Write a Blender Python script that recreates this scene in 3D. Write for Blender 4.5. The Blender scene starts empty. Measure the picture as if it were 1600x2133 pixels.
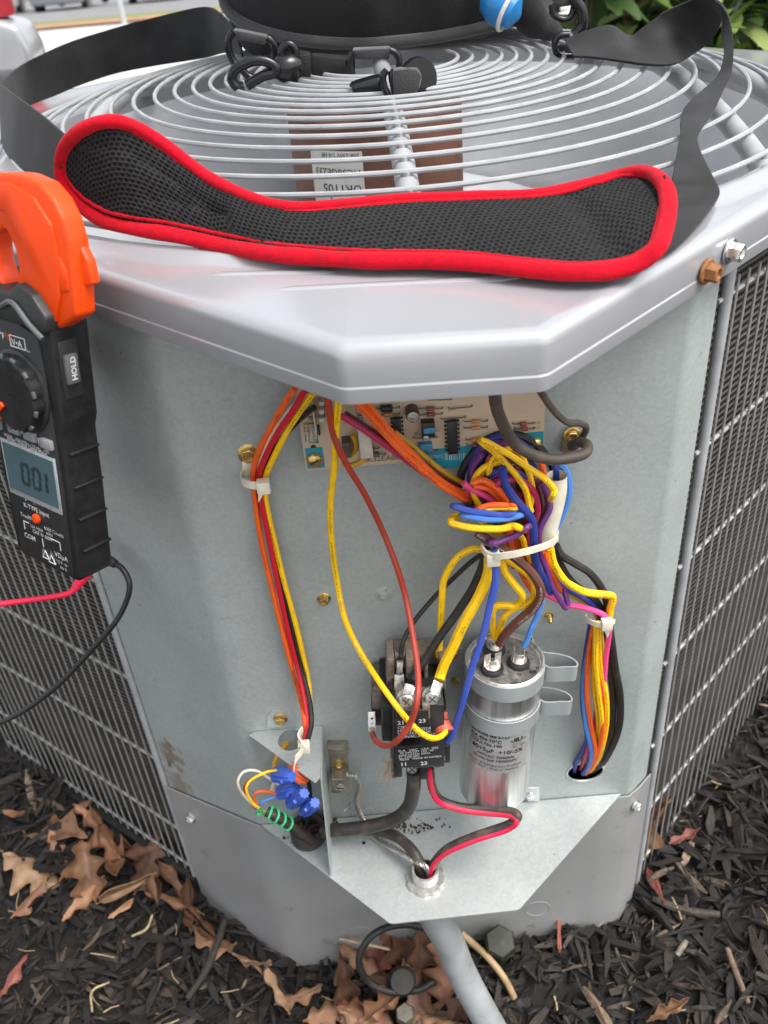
import bpy, bmesh, math, random
from mathutils import Vector as V, Matrix, noise as mnoise
random.seed(7)
rad = math.radians
S = bpy.context.scene
COL = S.collection

# ------------------------------------------------------------------ camera
FPX, PITCH, ROLL = 1900.0, rad(35.5), rad(5.0)
CAM = V((0, -0.48, 0.86))
_f = V((0, math.cos(PITCH), -math.sin(PITCH)))
_r0 = V((1, 0, 0)); _d0 = _f.cross(_r0)
RT = math.cos(ROLL) * _r0 + math.sin(ROLL) * _d0
DN = -math.sin(ROLL) * _r0 + math.cos(ROLL) * _d0
cd = bpy.data.cameras.new('camera'); cam = bpy.data.objects.new('camera', cd); COL.objects.link(cam)
cd.sensor_fit = 'HORIZONTAL'; cd.sensor_width = 36; cd.lens = FPX / 1600 * 36
cd.clip_start = 0.01; cd.clip_end = 900
cd.dof.use_dof = True; cd.dof.focus_distance = 0.58; cd.dof.aperture_fstop = 15
m = Matrix((RT, -DN, -_f)).transposed().to_4x4(); m.translation = CAM
cam.matrix_world = m; S.camera = cam

# ------------------------------------------------------------------ world and sun (bright overcast)
SUN_EL, SUN_AZ = rad(61), rad(122)      # azimuth clockwise from +Y: from behind the camera and to the right
w = bpy.data.worlds.new('World'); S.world = w; w.use_nodes = True
wn = w.node_tree.nodes; wl = w.node_tree.links
sky = wn.new('ShaderNodeTexSky'); sky.sky_type = 'NISHITA'; sky.sun_disc = False
sky.sun_elevation = SUN_EL; sky.sun_rotation = SUN_AZ
sky.air_density = 1.0; sky.dust_density = 4.0; sky.ozone_density = 1.0
hs = wn.new('ShaderNodeHueSaturation'); hs.inputs['Saturation'].default_value = 0.28
wl.new(sky.outputs[0], hs.inputs['Color'])
bg = wn['Background']; bg.inputs['Strength'].default_value = 0.15
wl.new(hs.outputs[0], bg.inputs['Color'])
sl = bpy.data.lights.new('sun', 'SUN'); sl.energy = 1.1; sl.angle = rad(30); sl.color = (1, .97, .93)
so = bpy.data.objects.new('sun', sl); COL.objects.link(so)
sd = V((math.sin(SUN_AZ) * math.cos(SUN_EL), math.cos(SUN_AZ) * math.cos(SUN_EL), math.sin(SUN_EL)))
so.rotation_euler = (-sd).to_track_quat('-Z', 'Y').to_euler(); so.location = sd * 5
vs = S.view_settings; vs.view_transform = 'Standard'; vs.look = 'None'; vs.exposure = 1.08; vs.gamma = 1
vs.use_curve_mapping = False

# ------------------------------------------------------------------ measuring: where a sight line meets a real plane
def ray(px, py):
    return _f + RT * ((px - 800) / FPX) + DN * ((py - 1066.5) / FPX)
def atp(px, py, p, n):
    d = ray(px, py); return CAM + d * ((V(p) - CAM).dot(n) / d.dot(n))
def at(px, py, Y=0.0): return atp(px, py, (0, Y, 0), V((0, 1, 0)))
def atz(px, py, Z): return atp(px, py, (0, 0, Z), V((0, 0, 1)))

# ------------------------------------------------------------------ geometry helpers (verts, faces, uvs)
class G:
    def __init__(s): s.v = []; s.f = []; s.u = []
    def add(s, v, f, u=None):
        o = len(s.v); s.v += [V(p) for p in v]; s.f += [tuple(i + o for i in q) for q in f]
        s.u += (u if u else [(p[0], p[2]) for p in v]); return s
    def __add__(s, o): s.add(o.v, o.f, o.u); return s

def spline(pts, step=None, n=8, closed=False):
    P = [V(p) for p in pts]; N = len(P)
    if N < 3 and not closed:
        return [P[0].lerp(P[-1], i / n) for i in range(n + 1)]
    out = []
    R = range(N) if closed else range(N - 1)
    for i in R:
        if closed: a, b, c, d = P[i - 1], P[i], P[(i + 1) % N], P[(i + 2) % N]
        else:
            b, c = P[i], P[i + 1]
            a = P[i - 1] if i else b * 2 - c
            d = P[i + 2] if i + 2 < N else c * 2 - b
        for k in range(n):
            t = k / n
            out.append(.5 * ((2 * b) + (c - a) * t + (2 * a - 5 * b + 4 * c - d) * t * t + (3 * b - a - 3 * c + d) * t ** 3))
    if not closed: out.append(P[-1])
    return out

def tube(pts, r, seg=8, closed=False, caps=True, flat=None, front=V((0, -1, 0))):
    g = G(); P = [V(p) for p in pts]; N = len(P)
    nrm = None; L = 0; rings = []
    for i in range(N):
        if closed: t = P[(i + 1) % N] - P[i - 1]
        else: t = P[min(i + 1, N - 1)] - P[max(i - 1, 0)]
        t.normalize()
        if nrm is None:
            nrm = front - t * front.dot(t)
            if nrm.length < .05: nrm = V((.3, 0, 1)) - t * V((.3, 0, 1)).dot(t)
        else: nrm = nrm - t * nrm.dot(t)
        nrm.normalize(); b = t.cross(nrm)
        if i: L += (P[i] - P[i - 1]).length
        rr = r[i] if isinstance(r, (list, tuple)) else r
        ring = []
        for k in range(seg):
            a = 2 * math.pi * k / seg
            ca, sa = -math.cos(a), math.sin(a)
            k2 = flat if flat else 1
            g.v.append(P[i] + (nrm * ca * k2 + b * sa) * rr); g.u.append((L, k / seg)); ring.append(len(g.v) - 1)
        rings.append(ring)
    M = N if closed else N - 1
    for i in range(M):
        A, B = rings[i], rings[(i + 1) % N]
        for k in range(seg):
            g.f.append((A[k], A[(k + 1) % seg], B[(k + 1) % seg], B[k]))
    if caps and not closed:
        g.f.append(tuple(reversed(rings[0]))); g.f.append(tuple(rings[-1]))
    return g

def frame(n):
    n = V(n).normalized(); a = V((0, 0, 1)) if abs(n.z) < .9 else V((1, 0, 0))
    x = a.cross(n).normalized(); return x, n.cross(x), n

def lathe(prof, o, axis=(0, 0, 1), seg=24, caps=True, xdir=None):
    """prof: list of (radius, height along axis)"""
    x, y, n = frame(axis); o = V(o); g = G()
    if xdir is not None:
        x = (V(xdir) - n * n.dot(V(xdir))).normalized(); y = n.cross(x)
    rs = []
    for r, h in prof:
        ring = []
        for k in range(seg):
            a = 2 * math.pi * k / seg
            g.v.append(o + n * h + (x * math.cos(a) + y * math.sin(a)) * r); g.u.append((k / seg, h)); ring.append(len(g.v) - 1)
        rs.append(ring)
    for A, B in zip(rs, rs[1:]):
        for k in range(seg): g.f.append((A[k], A[(k + 1) % seg], B[(k + 1) % seg], B[k]))
    if caps:
        g.f.append(tuple(reversed(rs[0]))); g.f.append(tuple(rs[-1]))
    return g

def cyl(p0, p1, r, seg=16, r1=None):
    p0, p1 = V(p0), V(p1); return lathe([(r, 0), (r if r1 is None else r1, (p1 - p0).length)], p0, p1 - p0, seg)

def prism(poly, d):
    """poly: list of 3D points, extruded by vector d"""
    n = len(poly); g = G(); d = V(d)
    v = [V(p) for p in poly] + [V(p) + d for p in poly]
    f = [tuple(range(n)), tuple(range(2 * n - 1, n - 1, -1))] + [(i, i + n, (i + 1) % n + n, (i + 1) % n) for i in range(n)]
    g.add(v, f); return g

def box(x0, x1, y0, y1, z0, z1):
    return prism([(x0, y0, z0), (x1, y0, z0), (x1, y0, z1), (x0, y0, z1)], (0, y1 - y0, 0))
def obox(c, ax, ay, az, hx, hy, hz):
    c = V(c); ax, ay, az = V(ax).normalized(), V(ay).normalized(), V(az).normalized()
    return prism([c - ax * hx - ay * hy - az * hz, c + ax * hx - ay * hy - az * hz, c + ax * hx - ay * hy + az * hz, c - ax * hx - ay * hy + az * hz], ay * 2 * hy)
def pxbox(l, t, r, b, Yf, Yb):
    p, q = at(l, t, Yf), at(r, b, Yf); p2, q2 = at(l, b, Yf), at(r, t, Yf)
    return prism([p, q2, q, p2], (0, Yb - Yf, 0))

def sheet(rows, thick=0.0, closed=False):
    """rows: list of equal-length point lists -> grid; thick adds a back side"""
    g = G(); R = len(rows); Cn = len(rows[0]); L = 0
    for i, row in enumerate(rows):
        if i: L += (V(row[Cn // 2]) - V(rows[i - 1][Cn // 2])).length
        w = 0
        for j, p in enumerate(row):
            if j: w += (V(p) - V(row[j - 1])).length
            g.v.append(V(p)); g.u.append((L, w))
    for i in range(R - 1):
        for j in range(Cn - 1):
            a = i * Cn + j; g.f.append((a, a + Cn, a + Cn + 1, a + 1))
    return g

# ------------------------------------------------------------------ objects
def mk(name, g, mat, parent=None, smooth=True, bevel=0, seg=2, solid=0, label=None, cat=None, group=None, kind=None, sub=0, weld=False):
    me = bpy.data.meshes.new(name)
    me.from_pydata([tuple(p) for p in g.v], [], g.f)
    uv = me.uv_layers.new(name='UVMap')
    for l in me.loops: uv.data[l.index].uv = g.u[l.vertex_index][:2]
    bm = bmesh.new(); bm.from_mesh(me)
    if weld: bmesh.ops.remove_doubles(bm, verts=bm.verts, dist=1e-5)
    bmesh.ops.recalc_face_normals(bm, faces=bm.faces)
    if bevel: bmesh.ops.bevel(bm, geom=bm.edges[:], offset=bevel, segments=seg, affect='EDGES', profile=.5)
    bm.to_mesh(me); bm.free()
    me.materials.append(mat)
    o = bpy.data.objects.new(name, me); COL.objects.link(o)
    if smooth:
        for p in me.polygons: p.use_smooth = True
        try: me.set_sharp_from_angle(angle=rad(40))
        except Exception: pass
    if solid:
        md = o.modifiers.new('solid', 'SOLIDIFY'); md.thickness = solid; md.offset = 0
        if smooth: md = o.modifiers.new('split', 'EDGE_SPLIT'); md.split_angle = rad(42)
    if sub:
        md = o.modifiers.new('sub', 'SUBSURF'); md.levels = sub; md.render_levels = sub
    if parent is not None: adopt(o, parent)
    elif kind != 'structure':
        xs = [v.co for v in me.vertices]
        c = V((sum(v.x for v in xs) / len(xs), sum(v.y for v in xs) / len(xs), min(v.z for v in xs)))
        me.transform(Matrix.Translation(-c)); o.location = c
    if label: o['label'] = label
    if cat: o['category'] = cat
    if group: o['group'] = group
    if kind: o['kind'] = kind
    return o
WM = {}
def wmat(o): return WM.get(o.name, Matrix.Translation(o.location))
def adopt(o, parent):
    o.parent = parent; o.matrix_parent_inverse = wmat(parent).inverted()
    WM[o.name] = Matrix.Translation(o.location)
def thing(name, loc, label, cat, group=None):
    o = bpy.data.objects.new(name, None); COL.objects.link(o); o.location = V(loc); o.empty_display_size = .02
    o['label'] = label; o['category'] = cat
    if group: o['group'] = group
    return o

# ------------------------------------------------------------------ materials
def nodes(name):
    mt = bpy.data.materials.new(name); mt.use_nodes = True
    n = mt.node_tree.nodes; return mt, n, mt.node_tree.links, n['Principled BSDF']
def setp(b, **k):
    for a, v in k.items():
        a = a.replace('_', ' ')
        if a in b.inputs: b.inputs[a].default_value = v
def lin(c):  # sRGB 0-255 -> linear
    return tuple((x / 255 / 12.92) if x / 255 <= .04045 else ((x / 255 + .055) / 1.055) ** 2.4 for x in c) + (1,)
_mc = {}
def pm(name, col, rough=.5, metal=0, var=.12, vs=60, rv=.12, bump=0, bs=300, coord='Object', coat=0, spec=.5, dirt=None, ds=9, dt=.6, sheen=0, trans=0, detail=4, stretch=None):
    if name in _mc: return _mc[name]
    mt, n, l, b = nodes(name); _mc[name] = mt
    c = lin(col) if max(col) > 1 else tuple(col) + (1,)
    tc = n.new('ShaderNodeTexCoord'); src = tc.outputs[coord]
    if stretch:
        mp = n.new('ShaderNodeMapping'); mp.inputs['Scale'].default_value = stretch; l.new(src, mp.inputs[0]); src = mp.outputs[0]
    nz = n.new('ShaderNodeTexNoise'); nz.inputs['Scale'].default_value = vs; nz.inputs['Detail'].default_value = detail
    l.new(src, nz.inputs['Vector'])
    mx = n.new('ShaderNodeMix'); mx.data_type = 'RGBA'; mx.blend_type = 'MULTIPLY'; mx.inputs[0].default_value = 1
    rp = n.new('ShaderNodeMapRange'); rp.inputs[1].default_value = .3; rp.inputs[2].default_value = .7
    rp.inputs[3].default_value = 1 - var; rp.inputs[4].default_value = 1 + var
    l.new(nz.outputs[0], rp.inputs[0])
    mx.inputs[6].default_value = c; l.new(rp.outputs[0], mx.inputs[7]); out = mx.outputs[2]
    if dirt:
        nd = n.new('ShaderNodeTexNoise'); nd.inputs['Scale'].default_value = ds; nd.inputs['Detail'].default_value = 8; nd.inputs['Roughness'].default_value = .7
        l.new(src, nd.inputs['Vector'])
        r2 = n.new('ShaderNodeMapRange'); r2.inputs[1].default_value = dt; r2.inputs[2].default_value = dt + .12
        l.new(nd.outputs[0], r2.inputs[0])
        m2 = n.new('ShaderNodeMix'); m2.data_type = 'RGBA'; l.new(r2.outputs[0], m2.inputs[0]); l.new(out, m2.inputs[6])
        m2.inputs[7].default_value = lin(dirt); out = m2.outputs[2]
    l.new(out, b.inputs['Base Color'])
    r3 = n.new('ShaderNodeMapRange'); r3.inputs[1].default_value = .3; r3.inputs[2].default_value = .7
    r3.inputs[3].default_value = max(.02, rough - rv); r3.inputs[4].default_value = min(1, rough + rv)
    l.new(nz.outputs[0], r3.inputs[0]); l.new(r3.outputs[0], b.inputs['Roughness'])
    setp(b, Metallic=metal, Coat_Weight=coat, Coat_Roughness=.15, Specular_IOR_Level=spec, Sheen_Weight=sheen, Transmission_Weight=trans)
    if bump:
        nb = n.new('ShaderNodeTexNoise'); nb.inputs['Scale'].default_value = bs; nb.inputs['Detail'].default_value = 6; l.new(src, nb.inputs['Vector'])
        bp = n.new('ShaderNodeBump'); bp.inputs['Strength'].default_value = bump; bp.inputs['Distance'].default_value = .002
        l.new(nb.outputs[0], bp.inputs['Height']); l.new(bp.outputs[0], b.inputs['Normal'])
    return mt

def galv(name, col=(.358, .392, .378), metal=.10, rough=.42):
    mt, n, l, b = nodes(name)
    tc = n.new('ShaderNodeTexCoord')
    vo = n.new('ShaderNodeTexVoronoi'); vo.inputs['Scale'].default_value = 420; l.new(tc.outputs['Object'], vo.inputs['Vector'])
    sp = n.new('ShaderNodeSeparateColor'); l.new(vo.outputs['Color'], sp.inputs[0])
    nz = n.new('ShaderNodeTexNoise'); nz.inputs['Scale'].default_value = 14; nz.inputs['Detail'].default_value = 6; l.new(tc.outputs['Object'], nz.inputs['Vector'])
    m1 = n.new('ShaderNodeMath'); m1.operation = 'MULTIPLY_ADD'; l.new(sp.outputs[0], m1.inputs[0]); m1.inputs[1].default_value = .12; m1.inputs[2].default_value = .76
    m2 = n.new('ShaderNodeMath'); m2.operation = 'MULTIPLY_ADD'; l.new(nz.outputs[0], m2.inputs[0]); m2.inputs[1].default_value = .30; l.new(m1.outputs[0], m2.inputs[2])
    mx = n.new('ShaderNodeMix'); mx.data_type = 'RGBA'; mx.blend_type = 'MULTIPLY'; mx.inputs[0].default_value = 1
    mx.inputs[6].default_value = col + (1,); l.new(m2.outputs[0], mx.inputs[7])
    # dark specks and grime
    sv = n.new('ShaderNodeTexNoise'); sv.inputs['Scale'].default_value = 160; sv.inputs['Detail'].default_value = 2; l.new(tc.outputs['Object'], sv.inputs['Vector'])
    r1 = n.new('ShaderNodeMapRange'); r1.inputs[1].default_value = .74; r1.inputs[2].default_value = .78; l.new(sv.outputs[0], r1.inputs[0])
    gz = n.new('ShaderNodeTexNoise'); gz.inputs['Scale'].default_value = 22; gz.inputs['Detail'].default_value = 8; gz.inputs['Roughness'].default_value = .75; l.new(tc.outputs['Object'], gz.inputs['Vector'])
    r2 = n.new('ShaderNodeMapRange'); r2.inputs[1].default_value = .58; r2.inputs[2].default_value = .82; r2.inputs[4].default_value = .55; l.new(gz.outputs[0], r2.inputs[0])
    ad = n.new('ShaderNodeMath'); ad.operation = 'MAXIMUM'; l.new(r1.outputs[0], ad.inputs[0]); l.new(r2.outputs[0], ad.inputs[1])
    m3 = n.new('ShaderNodeMix'); m3.data_type = 'RGBA'; l.new(ad.outputs[0], m3.inputs[0]); l.new(mx.outputs[2], m3.inputs[6]); m3.inputs[7].default_value = (.16, .14, .11, 1)
    l.new(m3.outputs[2], b.inputs['Base Color'])
    rr = n.new('ShaderNodeMapRange'); rr.inputs[3].default_value = rough - .10; rr.inputs[4].default_value = rough + .16; l.new(nz.outputs[0], rr.inputs[0]); l.new(rr.outputs[0], b.inputs['Roughness'])
    bp = n.new('ShaderNodeBump'); bp.inputs['Strength'].default_value = .12; bp.inputs['Distance'].default_value = .0006
    l.new(sp.outputs[1], bp.inputs['Height']); l.new(bp.outputs[0], b.inputs['Normal'])
    setp(b, Metallic=metal)
    return mt

def wire_mat(name, col, printed=None, rough=.46, dust=.15):
    if name in _mc: return _mc[name]
    mt, n, l, b = nodes(name); _mc[name] = mt
    uv = n.new('ShaderNodeTexCoord')
    nz = n.new('ShaderNodeTexNoise'); nz.inputs['Scale'].default_value = 90; nz.inputs['Detail'].default_value = 6; l.new(uv.outputs['Object'], nz.inputs['Vector'])
    mr = n.new('ShaderNodeMapRange'); mr.inputs[1].default_value = .52; mr.inputs[2].default_value = .8; mr.inputs[4].default_value = dust * 3; l.new(nz.outputs[0], mr.inputs[0])
    mx = n.new('ShaderNodeMix'); mx.data_type = 'RGBA'; l.new(mr.outputs[0], mx.inputs[0]); mx.inputs[6].default_value = lin(col); mx.inputs[7].default_value = (.13, .09, .06, 1)
    out = mx.outputs[2]
    if printed:
        sx = n.new('ShaderNodeSeparateXYZ'); l.new(uv.outputs['UV'], sx.inputs[0])
        a = n.new('ShaderNodeMath'); a.operation = 'SUBTRACT'; a.inputs[1].default_value = .5; l.new(sx.outputs[1], a.inputs[0])
        a2 = n.new('ShaderNodeMath'); a2.operation = 'ABSOLUTE'; l.new(a.outputs[0], a2.inputs[0])
        a3 = n.new('ShaderNodeMath'); a3.operation = 'LESS_THAN'; a3.inputs[1].default_value = .055; l.new(a2.outputs[0], a3.inputs[0])
        mp = n.new('ShaderNodeMapping'); mp.inputs['Scale'].default_value = (900, 40, 1); l.new(uv.outputs['UV'], mp.inputs[0])
        pn = n.new('ShaderNodeTexNoise'); pn.inputs['Scale'].default_value = 1; pn.inputs['Detail'].default_value = 1; l.new(mp.outputs[0], pn.inputs['Vector'])
        gt = n.new('ShaderNodeMath'); gt.operation = 'GREATER_THAN'; gt.inputs[1].default_value = .55; l.new(pn.outputs[0], gt.inputs[0])
        wv = n.new('ShaderNodeTexNoise'); wv.inputs['Scale'].default_value = 22; l.new(uv.outputs['Object'], wv.inputs['Vector'])
        g2 = n.new('ShaderNodeMath'); g2.operation = 'GREATER_THAN'; g2.inputs[1].default_value = .5; l.new(wv.outputs[0], g2.inputs[0])
        mu = n.new('ShaderNodeMath'); mu.operation = 'MULTIPLY'; l.new(a3.outputs[0], mu.inputs[0]); l.new(gt.outputs[0], mu.inputs[1])
        mu2 = n.new('ShaderNodeMath'); mu2.operation = 'MULTIPLY'; l.new(mu.outputs[0], mu2.inputs[0]); l.new(g2.outputs[0], mu2.inputs[1])
        m4 = n.new('ShaderNodeMix'); m4.data_type = 'RGBA'; l.new(mu2.outputs[0], m4.inputs[0]); l.new(out, m4.inputs[6]); m4.inputs[7].default_value = lin(printed); out = m4.outputs[2]
    l.new(out, b.inputs['Base Color'])
    r3 = n.new('ShaderNodeMapRange'); r3.inputs[3].default_value = rough - .08; r3.inputs[4].default_value = rough + .2; l.new(nz.outputs[0], r3.inputs[0]); l.new(r3.outputs[0], b.inputs['Roughness'])
    return mt

# text written flat on a surface
def text(s, size, o, ux, uy, mat, parent, name='lettering', wrap=None, align='LEFT', bold=0.0, sx=1.0):
    cu = bpy.data.curves.new('t', 'FONT'); cu.body = s; cu.size = size; cu.align_x = align; cu.offset = bold; cu.resolution_u = 2
    ob = bpy.data.objects.new('t', cu); COL.objects.link(ob)
    dg = bpy.context.evaluated_depsgraph_get(); me = bpy.data.meshes.new_from_object(ob.evaluated_get(dg))
    bpy.data.objects.remove(ob); bpy.data.curves.remove(cu)
    o, ux, uy = V(o), V(ux).normalized(), V(uy).normalized()
    for v in me.vertices:
        x, y = v.co.x * sx, v.co.y
        v.co = wrap(x, y) if wrap else o + ux * x + uy * y
    me.name = name; me.materials.clear(); me.materials.append(mat)
    r = bpy.data.objects.new(name, me); COL.objects.link(r)
    if parent is not None: adopt(r, parent)
    return r

def hexbolt(o, axis, af, h, mat, parent, name='hex_bolt', washer=True, rot=0, hollow=True):
    o = V(o); x, y, n = frame(axis); g = G()
    if washer: g += lathe([(af * .80, 0), (af * .82, h * .12), (af * .74, h * .22), (af * .5, h * .23)], o, n, 20)
    R = af * .577
    xr = x * math.cos(rot) + y * math.sin(rot)
    prof = [(R, h * .1), (R, h * .9), (R * .88, h)] + ([(R * .62, h), (R * .5, h * .82)] if hollow else [])
    g += lathe(prof, o, n, 6, xdir=xr)
    return mk(name, g, mat, parent, smooth=True)

# ------------------------------------------------------------------ shared materials
M_galv = galv('galvanised_steel')
M_galv2 = galv('galvanised_bright', (.50, .53, .52), .45, .36)
M_paint = pm('grey_enamel', (.325, .33, .345), .18, 0, .05, 7, .05, bump=.03, bs=700, dirt=(118, 114, 106), ds=55, dt=.665, coat=1, spec=.9)
M_paint_low = pm('grey_enamel_base', (.285, .285, .28), .36, 0, .07, 12, .07, bump=.03, bs=600, dirt=(86, 80, 70), ds=30, dt=.62, coat=.1)
M_guard = pm('guard_enamel', (.33, .338, .345), .42, 0, .12, 60, .1, bump=.05, bs=900)
M_guard_dk = pm('coil_guard_enamel', (.24, .235, .225), .38, 0, .15, 60, .1)
M_brass = pm('yellow_zinc', (.60, .43, .16), .33, .9, .25, 260, .12)
M_zinc = pm('bright_zinc', (.62, .62, .60), .30, .9, .18, 260, .12)
M_rust = pm('rusty_bolt', (.30, .13, .05), .75, .3, .35, 420, .1, bump=.3, bs=1500)
M_black = pm('black_plastic', (.018, .018, .019), .42, 0, .2, 200, .1)
M_blackdusty = pm('black_phenolic', (.022, .022, .023), .5, 0, .25, 160, .1, dirt=(112, 98, 84), ds=60, dt=.60)
M_dustbrown = pm('dusty_phenolic', (.19, .15, .12), .85, 0, .3, 260, .1, bump=.4, bs=900, dirt=(46, 40, 36), ds=90, dt=.56)
M_white = pm('white_ink', (.55, .55, .55), .6, 0, .05, 900)
M_ink = pm('black_ink', (.02, .02, .02), .6, 0, .05, 900)
M_nylon = pm('natural_nylon', (.70, .66, .52), .38, 0, .1, 120, .1, dirt=(150, 128, 92), ds=80, dt=.62)
M_copper = pm('copper_blade', (.42, .22, .09), .35, .9, .25, 300, .1)
M_tin = pm('tinned_terminal', (.60, .58, .54), .34, .85, .2, 500, .12)
M_strand = pm('bare_wire', (.46, .44, .40), .42, .8, .35, 700, .1)

# ================================================================== plates with holes
def plate(outer, holes=(), d=(0, 0, 0)):
    bm = bmesh.new()
    def loop(pts):
        vs_ = [bm.verts.new(p) for p in pts]
        return [bm.edges.new((vs_[i], vs_[(i + 1) % len(vs_)])) for i in range(len(vs_))]
    es = loop(outer)
    for h in holes: es += loop(h)
    bmesh.ops.triangle_fill(bm, use_beauty=True, edges=es)
    if V(d).length:
        r = bmesh.ops.extrude_face_region(bm, geom=bm.faces[:])
        for v in [e for e in r['geom'] if isinstance(e, bmesh.types.BMVert)]: v.co += V(d)
    bm.verts.index_update(); g = G()
    g.add([v.co.copy() for v in bm.verts], [tuple(v.index for v in f.verts) for f in bm.faces]); bm.free(); return g
def circ(c, x, y, r, n=24, ry=None): 
    return [V(c) + V(x) * r * math.cos(2 * math.pi * k / n) + V(y) * (ry or r) * math.sin(2 * math.pi * k / n) for k in range(n)]
X, Yv, Z = V((1, 0, 0)), V((0, 1, 0)), V((0, 0, 1))

# ================================================================== terrain
def gz(x, y):
    z = .1 * max(-.6, min(.6, x)) - .012 + .30 * max(0, min(.45, y)) + .12 * max(-.5, min(0, y))
    if y > 1.2: z += -.074 * (min(y, 80) - 1.2) - .1 * min(1, (y - 1.2))
    return z
def terrain(xs, ys, dz=0, bumpy=0):
    g = G(); n = len(ys)
    for x in xs:
        for y in ys:
            b = 0
            if bumpy and abs(x) < 3 and -2 < y < 3: b = bumpy * mnoise.fractal((x * 9, y * 9, 3), 1, 2, 4)
            g.v.append(V((x, y, gz(x, y) + dz + b))); g.u.append((x, y))
    for i in range(len(xs) - 1):
        for j in range(n - 1):
            a = i * n + j; g.f.append((a, a + n, a + n + 1, a + 1))
    return g
def rng(a, b, n): return [a + (b - a) * i / n for i in range(n + 1)]
M_soil = pm('dark_soil', (.012, .0095, .0075), .9, 0, .5, 90, .08, bump=1, bs=160)
M_concrete = pm('pale_concrete', (.52, .50, .46), .8, 0, .12, 1.5, .1)
M_asphalt = pm('parking_asphalt', (.20, .20, .20), .9, 0, .2, 3, .1)
M_verge = pm('brick_edging', (.36, .20, .11), .9, 0, .35, 2, .1)
M_grass = pm('verge_grass', (.16, .19, .06), .9, 0, .35, 4, .1)
xs = [-400, -120, -40, -15, -6, -3] + rng(-1.6, 1.6, 64) + [3, 6, 15, 40, 120, 400]
ys = [-400, -120, -40, -12, -5, -3] + rng(-1.3, 1.5, 56) + [2.2, 3, 5, 9, 16, 30, 50, 80, 81, 160, 700]
mk('ground', terrain(xs, ys, 0, .022), M_soil, kind='structure')
XS = [-200, -50, -20, -8, -3, 0, 3, 8, 20, 50, 200]
mk('pavement', terrain(XS, [2.7, 3.2, 5, 9, 14, 20.0], .02), M_concrete, kind='structure')
mk('brick_edge', terrain(XS, [20, 22.0], .06), M_verge, kind='structure')
mk('grass_verge', terrain(XS, [22, 24.0], .05), M_grass, kind='structure')
mk('parking_lot', terrain(XS, [24, 30, 40, 60, 80.0], .02), M_asphalt, kind='structure')
# pale apron added out of view behind the camera, brightening the panel's reflections
mk('added_apron', terrain(XS, [-60, -20, -6, -1.9], .02), M_concrete, kind='structure')

# ================================================================== the air conditioner
AC = thing('air_conditioner', (.031, .356, 0), 'grey outdoor air conditioner with its wiring compartment open, standing in mulch', 'air conditioner')
AL, AR = rad(52), rad(47)
dL = V((-math.sin(AL), math.cos(AL), 0)); nL = V((-math.cos(AL), -math.sin(AL), 0))
dR = V((math.sin(AR), math.cos(AR), 0)); nR = V((math.cos(AR), -math.sin(AR), 0))
FL, FR = V((-.124, 0, 0)), V((.186, 0, 0))
SL, SR = .124, .026
CC = V((.031, .285, 0))

# --- top cover
A_, B_ = V((-.0135, -.125, 0)), V((.0755, -.129, 0))
cl, cr = V((-.731, .682, 0)), V((.731, .682, 0))
P1 = A_ + cl * .64; P2 = P1 + V((0, .09, 0)); P6 = B_ + cr * .56; P5 = P6 + V((0, .08, 0))
P3 = V((-.03, .715, 0)); P4 = V((.10, .70, 0))
poly = [A_, B_, P6, P5, P4, P3, P2, P1]
def rounded(poly, r, k=6, sub=.03):
    out = []; N = len(poly)
    for i in range(N):
        a, b, c = poly[i - 1], poly[i], poly[(i + 1) % N]
        u, v_ = (a - b).normalized(), (c - b).normalized()
        th = math.acos(max(-1, min(1, u.dot(v_)))); t = r / math.tan(th / 2)
        p, q = b + u * t, b + v_ * t; cen = b + (u + v_).normalized() * (r / math.sin(th / 2))
        arc = []
        for j in range(k + 1):
            w_ = (p - cen).lerp(q - cen, j / k).normalized() * r
            arc.append(cen + w_)
        out.append(arc)
    res = []
    for i in range(N):
        res += out[i]; a, b = out[i][-1], out[(i + 1) % N][0]; n = int((b - a).length / sub)
        res += [a.lerp(b, j / n) for j in range(1, n)]
    return res
rp = rounded(poly, .011)
NR = len(rp); nrm_in = []
for i in range(NR):
    t = (rp[(i + 1) % NR] - rp[i - 1]).normalized(); nv = V((-t.y, t.x, 0))
    nrm_in.append(nv if nv.dot(CC - rp[i]) > 0 else -nv)
ZT = .694
prof = [(.0030, .6655), (.0014, .6655), (.0012, .6665), (.0008, .6730), (.0014, .6738), (0.0003, .6875), (.0008, .6902), (.0024, .6926), (.0050, .6937), (.0095, ZT)]
g = G(); rings = []
for off, z in prof:
    rings.append([len(g.v) + i for i in range(NR)])
    for i in range(NR):
        p = rp[i] + nrm_in[i] * off; g.v.append(V((p.x, p.y, z + .0012 * mnoise.noise((p.x * 7, p.y * 7, 2)) if z == ZT else z))); g.u.append((p.x, p.y))
for rr, z in [(.322, ZT), (.317, ZT + .001), (.313, ZT + .0045), (.306, ZT + .005), (.298, ZT), (.295, ZT - .012)]:
    rings.append([len(g.v) + i for i in range(NR)])
    for i in range(NR):
        d = (rp[i] - CC); d.z = 0; d.normalize(); p = CC + d * rr; g.v.append(V((p.x, p.y, z))); g.u.append((p.x, p.y))
for A, B in zip(rings, rings[1:]):
    for i in range(NR): g.f.append((A[i], A[(i + 1) % NR], B[(i + 1) % NR], B[i]))
cover = mk('top_cover', g, M_paint, AC)
for a, b in (((565, 604), (1085, 578)), ((440, 572), (700, 566))):
    p, q = atz(*a, ZT), atz(*b, ZT)
    mk('pressed_rib', tube(spline([p, p.lerp(q, .5), q], n=6), [.0006] + [.003] * 11 + [.0006], 10, flat=.35, front=Z), M_paint, cover)
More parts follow.
